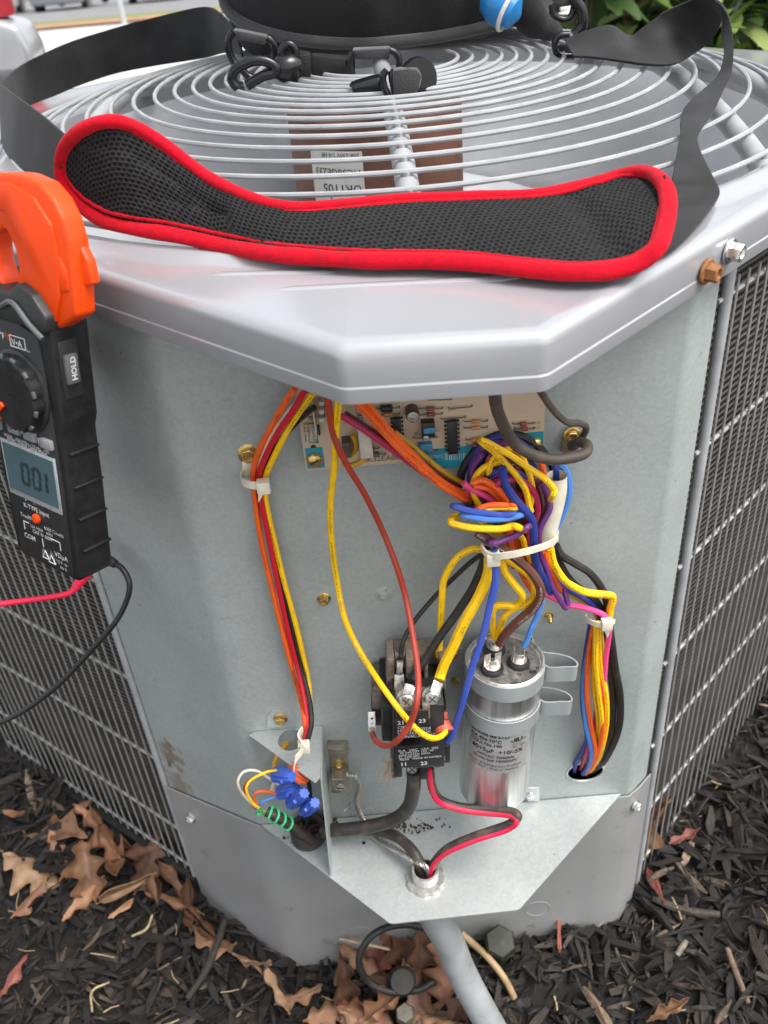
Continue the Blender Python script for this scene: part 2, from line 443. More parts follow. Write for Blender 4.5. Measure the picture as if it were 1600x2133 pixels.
# shroud below the opening
mk('fan_shroud', lathe([(.295, ZT - .012), (.287, .66), (.281, .60), (.272, .56)], CC, Z, 64, caps=False), pm('shroud_paint_lit', (.74, .75, .77), .4, 0, .06, 12), AC, solid=.001)  # cover's grey made paler to stand in for light inside the opening
# bolts on the right lip
lipn = V((.682, -.731, 0))
for (px, py), mt, nm in (((1523, 523), M_zinc, 'hex_bolt'), ((1474, 566), M_rust, 'hex_bolt')):
    p = atp(px, py, B_ + lipn * .001, lipn)
    o = hexbolt(p - lipn * .001, lipn, .0085, .0075, mt, cover, rot=.4)
    if mt is M_rust: o['label'] = 'rusty brown hex bolt'
# --- fan guard
RG = .302
ringR = [.302, .283, .264, .245, .227, .209, .192, .176, .161, .147, .134, .122, .110, .099, .088, .077, .066, .055]
def gzr(r): return .7035 + .031 * (1 - (min(r, RG) / RG) ** 3.2)
def ringpts(r, n=72): return [CC + V((r * math.cos(2 * math.pi * k / n), r * math.sin(2 * math.pi * k / n), gzr(r))) for k in range(n)]
guard = mk('fan_guard', tube(ringpts(ringR[0], 96), .0016, 8, closed=True, front=Z), M_guard, AC)
for r in ringR[1:]: mk('guard_ring', tube(ringpts(r, 96 if r > .2 else 56), .0016, 8, closed=True, front=Z), M_guard, guard)
def bar(x, y0, y1, r=.0068):
    pts = []
    for k in range(21):
        y = y0 + (y1 - y0) * k / 20; rr = math.hypot(x - CC.x, y - CC.y); pts.append((x, y, gzr(rr) - .0085 - (.003 if rr > RG else 0)))
    return tube(pts, r, 12, front=Z)
for x, y0, y1 in ((.029, -.012, .58), (.243, .064, .50), (-.190, .064, .50), (.310, .175, .39)): 
    b_ = mk('support_bar', bar(x, y0, y1), M_guard, guard)
    for r in ringR:
        dx = x - CC.x
        if abs(dx) < r:
            for s_ in (-1, 1):
                yy = CC.y + s_ * math.sqrt(r * r - dx * dx)
                if y0 < yy < y1 and s_ < 0: mk('weld_post', cyl((x, yy, gzr(r) - .006), (x, yy, gzr(r)), .0022, 8), M_guard, guard)
# --- fan motor and blades
M_motor = pm('rusty_motor_paint', (.155, .066, .040), .5, .1, .16, 22, .12, bump=.08, bs=400, dirt=(84, 50, 36), ds=16, dt=.56)
MC = V((.020, .292, 0)); MR = .069
motor = mk('fan_motor', lathe([(.02, .590), (MR * .96, .592), (MR, .597), (MR, .702), (MR * .985, .705), (.02, .706)], MC, Z, 48), M_motor, AC)
mk('motor_shaft', cyl(MC + Z * .54, MC + Z * .59, .008), M_zinc, AC)
def onmotor(x, z, e=.0006): 
    a = x / MR; return MC + V((MR * math.sin(a) + e * math.sin(a), -(MR + e) * math.cos(a), z))
g = sheet([[onmotor(-.058 + .045 * i / 10, .640 + .046 * j, .0005) for j in (0, 1)] for i in range(11)])
lab = mk('motor_label', g, pm('label_paper', (.62, .60, .55), .6, 0, .1, 60), motor)
for i, (s_, sz) in enumerate((('genteq', .010), ('UR1105', .010), ('HC38GE233', .0075), ('208-230V 1/4 HP', .0045))):
    text(s_, sz, (0, 0, 0), X, Z, M_ink, motor, wrap=(lambda x, y, i=i: onmotor(-.015 - x, .650 + i * .0115 - y, .0009)))
M_blade = pm('aluminium_blade', (.62, .65, .68), .45, .3, .1, 30)
for k in range(4):
    a0 = rad(250 + 90 * k); rows = []
    for i in range(9):
        r = .05 + .215 * i / 8; row = []
        wdt = rad(24 + 12 * i / 8)
        for j in range(7):
            a = a0 + wdt * (j / 6 - .5) * 2; row.append(MC + V((r * math.cos(a), r * math.sin(a), .578 + .030 * (j / 6 - .5) * 2 * (1.3 - .5 * i / 8))))
        rows.append(row)
    mk('fan_blade', sheet(rows), M_blade, AC, solid=.0015)
mk('fan_hub', lathe([(.02, .55), (.055, .552), (.055, .575), (.02, .578)], MC, Z, 32), M_blade, AC)
# --- coil and guards
def fin_mat():
    mt, n, l, b = nodes('coil_fins')
    tc = n.new('ShaderNodeTexCoord'); sx = n.new('ShaderNodeSeparateXYZ'); l.new(tc.outputs['UV'], sx.inputs[0])
    wv = n.new('ShaderNodeTexWave'); wv.wave_type = 'BANDS'; wv.bands_direction = 'Y'; wv.inputs['Scale'].default_value = 58; wv.inputs['Distortion'].default_value = .6; wv.inputs['Detail'].default_value = 2; wv.inputs['Detail Scale'].default_value = .2
    l.new(tc.outputs['UV'], wv.inputs['Vector'])
    cr_ = n.new('ShaderNodeValToRGB'); cr_.color_ramp.elements[0].color = (.012, .0105, .009, 1); cr_.color_ramp.elements[1].color = (.135, .12, .10, 1); cr_.color_ramp.elements[0].position = .25
    l.new(wv.outputs[0], cr_.inputs[0]); 
    nz = n.new('ShaderNodeTexNoise'); nz.inputs['Scale'].default_value = 30; nz.inputs['Detail'].default_value = 6; l.new(tc.outputs['UV'], nz.inputs['Vector'])
    mr = n.new('ShaderNodeMapRange'); mr.inputs[1].default_value = .3; mr.inputs[2].default_value = .7; mr.inputs[3].default_value = .55; mr.inputs[4].default_value = 1.35; l.new(nz.outputs[0], mr.inputs[0])
    mx = n.new('ShaderNodeMix'); mx.data_type = 'RGBA'; mx.blend_type = 'MULTIPLY'; mx.inputs[0].default_value = 1; l.new(cr_.outputs[0], mx.inputs[6]); l.new(mr.outputs[0], mx.inputs[7])
    l.new(mx.outputs[2], b.inputs['Base Color'])
    bp = n.new('ShaderNodeBump'); bp.inputs['Strength'].default_value = .8; bp.inputs['Distance'].default_value = .002; l.new(wv.outputs[0], bp.inputs['Height']); l.new(bp.outputs[0], b.inputs['Normal'])
    setp(b, Roughness=.6, Metallic=.2); return mt
M_fin = fin_mat(); M_rung = pm('rung_enamel', (.40, .40, .39), .3, .2, .1, 90)
for base, d, n_, s0, rungs, tubes, LEN in ((FL, dL, nL, SL, (.628, .52, .413, .305, .20, .093, .03), .131, .45), (FR, dR, nR, SR, (.632, .525, .427, .329, .231, .133, .05), .041, .38)):
    ins = base - n_ * .016
    g = sheet([[ins + d * (s0 - .006 + (LEN - s0 + .006) * i / 40) + Z * z for z in (.0, .67)] for i in range(41)])
    g.u = [((V((p.x, p.y, 0)) - base).dot(d), p.z) for p in g.v]
    mk('condenser_coil', g, M_fin, AC, smooth=False)
    edge = base + d * tubes - n_ * .001
    cg = mk('coil_guard', tube([edge + Z * (.02 + .08 * i) for i in range(9)], .0038, 10, front=n_), M_guard, AC)
    me_ = None; s_ = tubes + .0125
    while s_ < LEN:
        if me_ is None:
            o = mk('guard_wire', tube([V((0, 0, 0)), V((0, 0, .30)), V((0, 0, .618))], .00098, 7, front=n_), M_guard_dk, cg); me_ = o.data
        else:
            o = bpy.data.objects.new('guard_wire', me_); COL.objects.link(o); adopt(o, cg)
        o.location = base + d * s_ + Z * .025 + n_ * .0006 * math.sin(s_ * 90); s_ += .0125
    for z in rungs:
        mk('guard_rung', tube([base + d * (tubes - .008 + (LEN - tubes + .008) * i / 12) - n_ * .0022 + Z * z for i in range(13)], .0016, 8, front=Z), M_rung, cg)
# far sides (not in view): plain coil faces closing the cabinet
pL, pR = FL + dL * .45, FR + dR * .38
for a, b in ((pL, V((-.02, .68, 0))), (V((-.02, .68, 0)), V((.09, .67, 0))), (V((.09, .67, 0)), pR)):
    mk('condenser_coil', sheet([[a.lerp(b, i / 8) + Z * z for z in (0, .67)] for i in range(9)]), M_fin, AC, smooth=False)
# --- control panel: back plate with its two side facets
M_panel = galv('galvanised_panel')
def stain(mt, c, r, col):
    n = mt.node_tree.nodes; l = mt.node_tree.links; b = n['Principled BSDF']; src = b.inputs['Base Color'].links[0].from_socket
    tc = n.new('ShaderNodeTexCoord'); vm = n.new('ShaderNodeVectorMath'); vm.operation = 'DISTANCE'; vm.inputs[1].default_value = c
    l.new(tc.outputs['Object'], vm.inputs[0])
    nz = n.new('ShaderNodeTexNoise'); nz.inputs['Scale'].default_value = 90; nz.inputs['Detail'].default_value = 7; l.new(tc.outputs['Object'], nz.inputs['Vector'])
    ma = n.new('ShaderNodeMath'); ma.operation = 'MULTIPLY_ADD'; ma.inputs[1].default_value = -r * 3.4; l.new(nz.outputs[0], ma.inputs[0]); 
    ad = n.new('ShaderNodeMath'); ad.operation = 'ADD'; ad.inputs[1].default_value = r * 1.7; l.new(vm.outputs['Value'], ma.inputs[2]); l.new(ma.outputs[0], ad.inputs[0])
    mr = n.new('ShaderNodeMapRange'); mr.inputs[1].default_value = r; mr.inputs[2].default_value = r * .35; mr.inputs[3].default_value = 0; mr.inputs[4].default_value = .8; l.new(ad.outputs[0], mr.inputs[0])
    mx = n.new('ShaderNodeMix'); mx.data_type = 'RGBA'; l.new(mr.outputs[0], mx.inputs[0]); l.new(src, mx.inputs[6]); mx.inputs[7].default_value = col; l.new(mx.outputs[2], b.inputs['Base Color'])
pst = atp(352, 1570, FL, nL)
stain(M_panel, pst, .022, (.17, .13, .085, 1)); stain(M_panel, atp(355, 1595, FL, nL), .006, (.10, .045, .02, 1)); stain(M_panel, pst - Z * .04, .02, (.22, .19, .14, 1))
ZP0, ZP1 = .196, .682
hc = at(1219, 1606, 0); HR = .0135
g = plate([FL + X * .008 + Z * ZP0, FR - X * .004 + Z * ZP0, FR - X * .004 + Z * ZP1, FL + X * .008 + Z * ZP1], [circ(hc, X, Z, .0150, 28, .0118)])
panel = mk('control_panel', g, M_panel, AC, solid=.001)
zl = atp(385, 1655, FL + dL * SL, nL).z
def foldsheet(base, d, n_, s1, sgn, z0a, z0b, z1, mat, nm, off=0):
    """rounded fold from the flat plate into an angled facet"""
    rf = .008 if sgn > 0 else .004
    a = base + X * (rf * sgn); pts = [a]
    b = base + d * rf
    for k in range(1, 6):
        t = k / 6; pts.append((1 - t) ** 2 * a + 2 * t * (1 - t) * base + t * t * b)
    pts += [b] + [b.lerp(base + d * s1, k / 6) for k in range(1, 7)]
    L = [(p - a).length for p in pts]
    rows = []
    for p, q in zip(pts, L):
        z0 = z0a + (z0b - z0a) * q / L[-1]
        rows.append([p + Z * (z0 + (z1 - z0) * j / 10) for j in range(11)])
    return sheet(rows)
mk('side_facet', foldsheet(FL, dL, nL, SL, 1, ZP0, zl - .012, ZP1, 0, 0), M_panel, panel, solid=.001)
mk('side_facet', foldsheet(FR, dR, nR, SR, -1, ZP0, .17, ZP1, 0, 0), M_panel, panel, solid=.001)
mk('hole_rim', tube(circ(hc + V((0, -.0006, 0)), X, Z, .0153, 40, .0121), .0011, 8, closed=True), M_galv2, panel)
# screws on the panel
for px, py, af in ((675, 1246, .0060), (948, 1412, .0065), (945, 1357, .006)):
    hexbolt(at(px, py, 0), (0, -1, 0), af, .005, M_brass, panel, 'panel_screw', rot=.5)
sc = at(1143, 1281, 0); mk('panel_screw', lathe([(.0034, 0), (.0034, .0012), (.0022, .0016), (.0020, .006), (.0008, .008)], sc, (0, -1, -.1), 12), M_brass, panel)
dc = at(799, 1236, 0); mk('pressed_dimple', lathe([(.0068, 0), (.0062, .0009), (.0035, .0016), (.003, .0030), (.0024, .0036), (.0004, .0036)], dc, (0, -1, 0), 24), M_panel, panel)
mk('slotted_tab', pxbox(1098, 1642, 1124, 1670, -.003, -.0005), M_galv2, panel, bevel=.0006)
mk('panel_rivet', lathe([(.0042, 0), (.0038, .0012), (.0005, .0018)], at(1105, 1657, -.003), (0, -1, 0), 16), M_zinc, panel)
mk('tab_slot', pxbox(1080, 1672, 1128, 1678, -.0012, -.0004), M_black, panel)
mk('pressed_outline', tube(spline([at(755, 1688, -.0004), at(775, 1684, -.0004), at(776, 1708, -.0004), at(740, 1712, -.0004), at(735, 1692, -.0004)], n=6, closed=True), .0006, 6, closed=True), M_galv2, panel)
# --- wiring shelf
ZS = .207
fc = atz(887, 1832, ZS)
sh = [V((-.126, .0, ZS)), V((-.0235, -.0965, ZS)), V((-.0205, -.0975, ZS)), V((.0735, -.0955, ZS)), V((.0765, -.0945, ZS)), V((.1785, .0, ZS))]
shelf = mk('wiring_shelf', plate([p - Yv * .0015 for p in sh], [circ(fc, X, Yv, .0128, 28)], (0, 0, -.0013)), M_galv2, AC, smooth=False)
gc = atz(643, 1742, ZS)
bush = mk('cable_bushing', lathe([(.0145, 0), (.0145, .0125), (.0138, .0135), (.0118, .0135), (.0112, .0125), (.0112, .001)], gc, Z, 36, caps=False), pm('bushing_nylon', (.045, .043, .042), .6, 0, .3, 160, .1, dirt=(96, 84, 72), ds=70, dt=.6), shelf)
mk('shelf_screw_hole', lathe([(.0016, .0002), (.0001, .0003)], atz(758, 1756, ZS), Z, 12), M_black, shelf)
# debris heaped in and around the bushing
g = G()
for i in range(260):
    a = random.uniform(0, 6.283); r = random.random() ** .6 * (.011 if i < 150 else .024); 
    c = gc + V((r * math.cos(a), r * math.sin(a) * (.9 if i < 150 else .7) + (0 if i < 150 else .008), random.uniform(.002, .009) if i < 150 else .0008))
    s_ = random.uniform(.0006, .0018)
    g += obox(c, (random.uniform(-1, 1), random.uniform(-1, 1), random.uniform(-.4, .4)), (random.uniform(-1, 1), random.uniform(-1, 1), 1), (1, .3, .2), s_, s_ * .5, s_ * .7)
for i in range(160):
    p = atz(random.gauss(835, 45), random.gauss(1722, 8), ZS); s_ = random.uniform(.0004, .0011)
    g += obox(p + Z * .0006, (random.uniform(-1, 1), 1, 0), (1, random.uniform(-1, 1), .3), Z, s_, s_ * .6, s_ * .5)
mk('shelf_debris', g, pm('shelf_dirt', (.06, .04, .027), .95, 0, .5, 400), shelf, kind='stuff', smooth=False)
# --- low voltage bracket (triangular box)
zb = at(600, 1516, 0).z
t0, t1, t2 = at(520, 1522, -.001), at(670, 1511, -.001), atz(664, 1629, zb)
for p in (t0, t1, t2): p.z = zb
hb = atz(606, 1541, zb)
brk = mk('wiring_bracket', plate([t0 + V((.004, 0, 0)), t1, V((t1.x - .001, t2.y + .004, zb)), t2 + V((-.003, 0, 0)), t0 + V((-.0005, -.003, 0))], [circ(hb, X, Yv, .0098, 26, .0105)], (0, 0, -.0011)), M_galv2, AC, smooth=False)
b2 = atz(691, 1831, ZS)
mk('bracket_wall', prism([V((t1.x - .0006, -.001, zb - .0012)), V((t1.x - .0008, t2.y + .003, zb - .0012)), V((b2.x - .001, b2.y + .002, ZS + .0005)), V((b2.x, -.001, ZS + .0005))], (.0012, 0, 0)), M_galv, brk, smooth=False)
tb = [at(556, 1516, -.0016), at(557, 1492, -.0016), at(567, 1480, -.0016), at(605, 1478, -.0016), at(614, 1488, -.0016), at(617, 1513, -.0016)]
mk('bracket_tab', prism(tb, (0, .001, 0)), M_galv2, brk, smooth=False)
hexbolt(at(584, 1497, -.0016), (0, -1, 0), .0068, .0045, M_brass, brk, 'bracket_screw', rot=.3)
# --- base pan
def basefacet(base, d, n_, s1, zt0, zt1):
    rows = []
    for k in range(7):
        p = base + n_ * .003 + d * s1 * k / 6; rows.append([p + Z * (-.08), p + Z * (zt0 + (zt1 - zt0) * k / 6)])
    return rows
FLb, FRb = FL + V((.0012, -.003, 0)), FR + V((-.0012, -.003, 0))
rowsL = [[FL + nL * .003 + dL * SL * k / 6 + Z * (-.10 + ((.2045 + (zl - .2045) * k / 6) + .10) * j / 6) for j in range(7)] for k in range(6, 0, -1)]
rowsM = [[FLb.lerp(FRb, k / 12) + Z * (-.10 + (.2045 + .10) * j / 6) for j in range(7)] for k in range(13)]
rowsR = [[FR + nR * .003 + dR * (SR + .003) * k / 3 + Z * (-.10 + ((.2045 - .03 * k / 3 * 0) + .10) * j / 6) for j in range(7)] for k in range(1, 4)]
base = mk('base_pan', sheet(rowsL + rowsM + rowsR), M_paint_low, AC, solid=.0012)
hexbolt(atp(400, 1702, FL + nL * .0035, nL), nL, .0066, .005, M_zinc, base, 'base_bolt')
hexbolt(atp(1322, 1677, FR + nR * .0035, nR), nR, .0066, .005, M_zinc, base, 'base_bolt')
for px, py, r in ((1120, 1893, .0115), (748, 1945, .0125)):
    c = at(px, py, -.0036); mk('knockout_ring', tube(circ(c, X, Z, r, 40), .0005, 6, closed=True), M_paint_low, base)
mk('base_floor', prism([pL, FL + dL * .01 + Yv * .01, FR + Yv * .01, pR, V((.09, .66, 0)), V((-.02, .67, 0))], (0, 0, .02)), M_soil, AC)
# low dark ledge the coil stands on
for bse, d, n_, s0, LEN in ((FL, dL, nL, SL + .004, .45), (FR, dR, nR, SR + .006, .38)):
    mk('coil_ledge', prism([bse + d * s0 + n_ * .006 + Z * -.04, bse + d * LEN + n_ * .006 + Z * -.04, bse + d * LEN + n_ * .006 + Z * .022, bse + d * s0 + n_ * .006 + Z * .022], -n_ * .03), M_black, AC)

# ================================================================== circuit board
M_pcb = pm('phenolic_board', (.50, .385, .27), .55, 0, .10, 40, .1, dirt=(150, 126, 100), ds=40, dt=.6)
M_teal = pm('teal_mask', (.01, .22, .30), .45, 0, .15, 60)
M_comp_blue = pm('blue_component', (.05, .20, .36), .4, 0, .2, 300)
M_comp_red = pm('red_component', (.22, .05, .03), .45, 0, .2, 300)
M_comp_amber = pm('amber_component', (.42, .20, .05), .4, 0, .2, 300)
M_solder = pm('solder_lead', (.10, .09, .08), .4, .7, .2, 300)
M_connwhite = pm('connector_ivory', (.52, .49, .42), .5, 0, .12, 120)
M_tealink = pm('teal_ink', (.05, .20, .24), .6, 0, .1, 500)
M_inkbrown = pm('board_ink', (.10, .09, .075), .6, 0, .1, 500)
YB = -.012
bl, br = at(637, 975, YB), at(1132, 944, YB)
zb0 = (bl.z + br.z) / 2; x0, x1 = bl.x, br.x; zb1 = zb0 + .112
PCB = thing('circuit_board', ((x0 + x1) / 2, YB, zb0), 'tan circuit board with teal corners and small electronic parts, tucked under the cover', 'circuit board')
mk('board', box(x0, x1, YB, YB + .0016, zb0, zb1), M_pcb, PCB, smooth=False)
def onb(px, py, e=0): return at(px, py, YB - e)
def pbox(l, t, r, b, h, mat, nm, bev=.0004, e=0.0001):
    p, q = onb(l, t), onb(r, b)
    return mk(nm, box(p.x, q.x, YB - h, YB - e, q.z, p.z), mat, PCB, bevel=bev)
pbox(635, 934, 677, 973, .0003, M_teal, 'teal_corner', 0)
pbox(1085, 902, 1131, 941, .0003, M_teal, 'teal_corner', 0)
pbox(868, 938, 1100, 960, .0003, M_teal, 'teal_strip', 0)
for k in range(14): 
    px = 922 + k * 4.2 + random.uniform(-1, 1); pbox(px, 943, px + random.choice((1.2, 2.2)), 957, .0006, M_connwhite, 'barcode_bar', 0)
for (px, py) in ((655, 956), (1113, 925)):
    p = onb(px, py); mk('mounting_screw', lathe([(.0050, 0), (.0050, .001), (.0044, .0024), (.003, .0034), (.0005, .0038)], p, (0, -1, 0), 24), M_brass, PCB)
    mk('screw_slot', obox(p + V((0, -.0037, 0)), (1, 0, .4), Yv, (-.4, 0, 1), .003, .0002, .0004), M_black, PCB)
mk('board_hole', lathe([(.0017, 0), (.0001, .0002)], onb(653, 931), (0, -1, 0), 14), M_black, PCB)
# chips with legs
for (l, t, r, b) in ((818, 866, 838, 930), (930, 872, 953, 938)):
    p, q = onb(l, t), onb(r, b)
    mk('integrated_circuit', box(p.x, q.x, YB - .0045, YB - .001, q.z, p.z), M_black, PCB, bevel=.0005)
    g = G(); n_ = 8
    for k in range(n_):
        z = q.z + (p.z - q.z) * (k + .5) / n_
        for sx in (p.x - .0008, q.x + .0008): g += box(sx - .0007, sx + .0007, YB - .002, YB - .0001, z - .0004, z + .0004)
    mk('chip_legs', g, M_solder, PCB, smooth=False)
def axial(a, b, r, L, mat, nm, h=.002):
    p, q = onb(*a), onb(*b); p.y = q.y = YB - h; d = (q - p).normalized(); c = (p + q) / 2
    body = mk(nm, lathe([(r * .7, -L / 2), (r, -L * .38), (r * .85, 0), (r, L * .38), (r * .7, L / 2)], c, d, 10), mat, PCB)
    mk('lead', tube([p + V((0, h, 0)), p, q, q + V((0, h, 0))], .0004, 5), M_solder, body)
for a, b, r, L, mt, nm in (((778, 848), (832, 846), .0024, .007, M_black, 'diode'), ((785, 861), (832, 860), .0015, .005, M_comp_amber, 'resistor'),
        ((870, 848), (922, 848), .0014, .005, M_comp_red, 'resistor'), ((872, 861), (922, 859), .0014, .005, M_comp_red, 'resistor'),
        ((934, 848), (983, 844), .0004, .002, M_solder, 'jumper'), ((918, 870), (970, 866), .0004, .002, M_solder, 'jumper'),
        ((966, 875), (1015, 874), .0013, .005, M_comp_amber, 'resistor'), ((966, 888), (1015, 887), .0013, .005, M_comp_amber, 'resistor'),
        ((1068, 880), (1110, 879), .0014, .004, M_comp_red, 'resistor'), ((1072, 890), (1112, 890), .0014, .004, M_comp_red, 'resistor'),
        ((872, 937), (912, 936), .0012, .006, M_inkbrown, 'resistor'), ((862, 910), (910, 908), .0004, .002, M_solder, 'jumper'),
        ((970, 913), (1012, 912), .0014, .006, M_comp_amber, 'resistor'), ((972, 924), (1012, 923), .0013, .005, M_comp_red, 'resistor'),
        ((755, 944), (803, 943), .0017, .006, M_inkbrown, 'diode'), ((752, 932), (790, 931), .0013, .005, M_comp_red, 'resistor'),
        ((890, 830), (940, 829), .0004, .002, M_solder, 'jumper'), ((780, 908), (800, 908), .0012, .003, M_inkbrown, 'resistor')):
    axial(a, b, r, L, mt, nm)
for px, py, r, h in ((858, 853, .0040, .009), (886, 903, .0024, .006)):
    p = onb(px, py); o = mk('electrolytic_capacitor', lathe([(r, 0), (r, h * .85), (r * .92, h)], p, (0, -1, 0), 20), pm('cap_sleeve', (.05, .03, .03), .4), PCB)
    mk('can_top', lathe([(r * .82, 0), (r * .1, .0002)], p + V((0, -h - .0001, 0)), (0, -1, 0), 20), M_tin, o)
pbox(876, 872, 905, 900, .006, M_black, 'relay')
pbox(880, 882, 904, 891, .0068, M_comp_blue, 'film_capacitor'); pbox(873, 920, 900, 932, .004, M_comp_blue, 'film_capacitor')
pbox(711, 908, 732, 937, .009, pm('brown_relay', (.09, .06, .045), .5, 0, .3, 200), 'relay')
# left connector strip and the big white connector
p, q = onb(652, 820), onb(658, 890); mk('pin_header', box(p.x, q.x, YB - .011, YB, q.z, p.z + .02), M_connwhite, PCB, bevel=.0005)
for t in (826, 843, 860): pbox(664, t, 676, t + 8, .007, M_connwhite, 'header_tooth')
for t in (832, 851): pbox(670, t, 678, t + 13, .003, M_black, 'header_slot')
for t in (846, 866, 879): pbox(642, t, 655, t + 9, .003, pm('tarnished_pad', (.30, .24, .16), .6, 0, .3, 300), 'solder_pad')
pbox(661, 884, 668, 902, .003, M_black, 'diode')
p, q = onb(738, 815), onb(776, 925); con = mk('board_connector', box(p.x, q.x, YB - .016, YB, q.z, p.z + .02), M_connwhite, PCB, bevel=.0008)
text('ΩK3', .0052, onb(757, 880, .0165) + V((0, 0, 0)), (0, 0, 1), (-1, 0, 0), M_ink, con)
text('S', .0055, onb(772, 900, .0165), (0, 0, 1), (-1, 0, 0), M_ink, con)
# silk screen
text('HK32EA001', .0052, onb(752, 964, .0004), (1, 0, .0), Z, M_inkbrown, PCB)
text('EDUP', .0050, onb(648, 888, .0004), (0, 0, -1), X, M_tealink, PCB)
text('K22', .0042, onb(631, 880, .0004), (0, 0, -1), X, M_inkbrown, PCB)
g = G()
for a, b in (((644, 884), (661, 884)), ((661, 884), (661, 922)), ((661, 922), (644, 922)), ((644, 922), (644, 884)), ((637, 905), (637, 920))):
    g += tube([onb(*a, .0003), onb(*b, .0003)], .0003, 4)
mk('printed_frame', g, M_tealink, PCB)
for i, (s_, px, py) in enumerate((('C12', 840, 862), ('R11', 1112, 884), ('R12', 1112, 894), ('JW1', 935, 856), ('JW2', 940, 876), ('Q2', 862, 906), ('U1', 905, 900), ('D8', 843, 852), ('C3', 868, 925))):
    text(s_, .0026, onb(px, py, .0004), X, Z, M_inkbrown, PCB)
text('LISTED', .003, onb(890, 956, .0005), X, Z, M_connwhite, PCB)

# ================================================================== contactor
CT = thing('contactor', at(870, 1610, -.03), 'black contactor block with dusty brown top, wired in the middle of the panel', 'contactor')
def cbox(l, t, r, b, Yf, Yb, mat, nm, bev=.0008, parent=CT): return mk(nm, pxbox(l, t, r, b, Yf, Yb), mat, parent, bevel=bev)
mp = mk('mounting_plate', prism([at(768, 1385, -.002), at(775, 1370, -.002), at(800, 1367, -.002), at(965, 1352, -.002), at(968, 1425, -.002), at(940, 1432, -.002), at(800, 1432, -.002), at(770, 1420, -.002)], (0, .0015, 0)), M_galv, CT, smooth=False)
mk('plate_hole', lathe([(.0022, 0), (.0001, .0002)], at(781, 1388, -.0022), (0, -1, 0), 14), M_black, mp)
cbox(806, 1378, 928, 1470, -.026, -.003, M_dustbrown, 'base_block', .0015)
cbox(776, 1434, 812, 1480, -.030, -.004, M_dustbrown, 'side_block', .0015)
cbox(796, 1470, 824, 1545, -.050, -.004, M_blackdusty, 'coil_housing', .0012)
cbox(775, 1478, 800, 1512, -.030, -.012, M_black, 'coil_terminal_well')
for l, r in ((806, 822), (846, 862), (884, 892), (915, 930)): cbox(l, 1374, r, 1440, -.040, -.02, M_dustbrown, 'barrier_wall', .001)
cbox(822, 1364, 848, 1392, -.034, -.02, M_dustbrown, 'barrier_bridge', .001)
cbox(862, 1366, 886, 1400, -.036, -.02, M_dustbrown, 'barrier_bridge', .001)
for l, r in ((826, 846), (890, 905)): cbox(l, 1402, r, 1434, -.034, -.024, M_copper, 'contact_plate', .0006)
for l, r in ((825, 850), (888, 915)): cbox(l, 1440, r, 1462, -.050, -.024, M_copper, 'contact_plate', .0006)
cbox(820, 1468, 926, 1598, -.064, -.020, M_blackdusty, 'main_body', .001)
front = cbox(826, 1480, 893, 1600, -.068, -.06, M_black, 'label_face', .0006)
cbox(826, 1472, 850, 1482, -.067, -.05, M_dustbrown, 'dust_ledge', .0006); cbox(880, 1470, 896, 1498, -.0672, -.05, M_dustbrown, 'dust_ledge', .0006)
cbox(926, 1455, 930, 1480, -.05, -.03, M_blackdusty, 'side_wing'); cbox(893, 1480, 926, 1556, -.05, -.02, M_blackdusty, 'side_well')
cbox(832, 1536, 876, 1555, -.0686, -.06, pm('window_black', (.003, .003, .003), .3), 'armature_window', .0004)
cbox(820, 1590, 838, 1620, -.064, -.03, M_blackdusty, 'leg', .001); cbox(876, 1598, 892, 1625, -.060, -.03, M_black, 'leg', .001)
cbox(816, 1588, 826, 1622, -.050, -.028, M_dustbrown, 'leg', .001)
cbox(922, 1552, 938, 1590, -.050, -.026, M_black, 'lever', .001); cbox(915, 1536, 936, 1556, -.056, -.02, M_black, 'terminal_cap', .001)
YF = -.0691
def ct(s_, px, py, sz, **k): text(s_, sz, at(px, py, YF), at(890, 1503, YF) - at(827, 1509, YF), Z, M_white, front, **k)
ct('21', 828, 1510, .0050, bold=.0001); ct('23', 872, 1506, .0050, bold=.0001)
ct('CIF', 828, 1519, .0036); ct('HN52 KC024', 828, 1526, .0040); ct('3100-321-S3600', 828, 1532.5, .0034); ct('24VAC 50/60HZ', 838, 1538, .0034, sx=.95)
ct('FLA   VAC   LRA  RES', 830, 1567, .0030); ct('30 240/277 150  40', 832, 1571.5, .0030); ct('600V LISTED 30MA', 830, 1576.5, .0027); ct('CL 7370-4PC', 830, 1581, .0027); ct('NEXE   MADE IN KOREA', 833, 1585, .0028, sx=.95)
ct('11', 834, 1596, .0050, bold=.0001); ct('23', 876, 1594, .0050, bold=.0001)
def screwhead(p, r, parent, ax=(0, -.9, .25)):
    o = mk('terminal_screw', lathe([(r * 1.25, -.004), (r * 1.25, -.0025), (r, -.0024), (r, .0018), (r * .8, .0028), (r * .25, .003)], p, ax, 6 if False else 20), M_zinc, parent)
    x_, y_, n_ = frame(ax)
    for a in (x_ + y_, x_ - y_): mk('cross_slot', obox(V(p) + n_ * .003, a, n_, n_.cross(a), r * .62, .0003, .0004), pm('slot_dark', (.10, .10, .10), .5, .5), o)
    return o
screwhead(at(846, 1458, -.062), .0050, CT); screwhead(at(900, 1452, -.062), .0050, CT); screwhead(at(910, 1584, -.058), .0050, CT); screwhead(at(858, 1598, -.056), .0042, CT)
cbox(897, 1562, 921, 1590, -.053, -.04, M_tin, 'wire_lug', .0008); cbox(846, 1595, 868, 1606, -.054, -.04, M_tin, 'wire_lug', .0008)
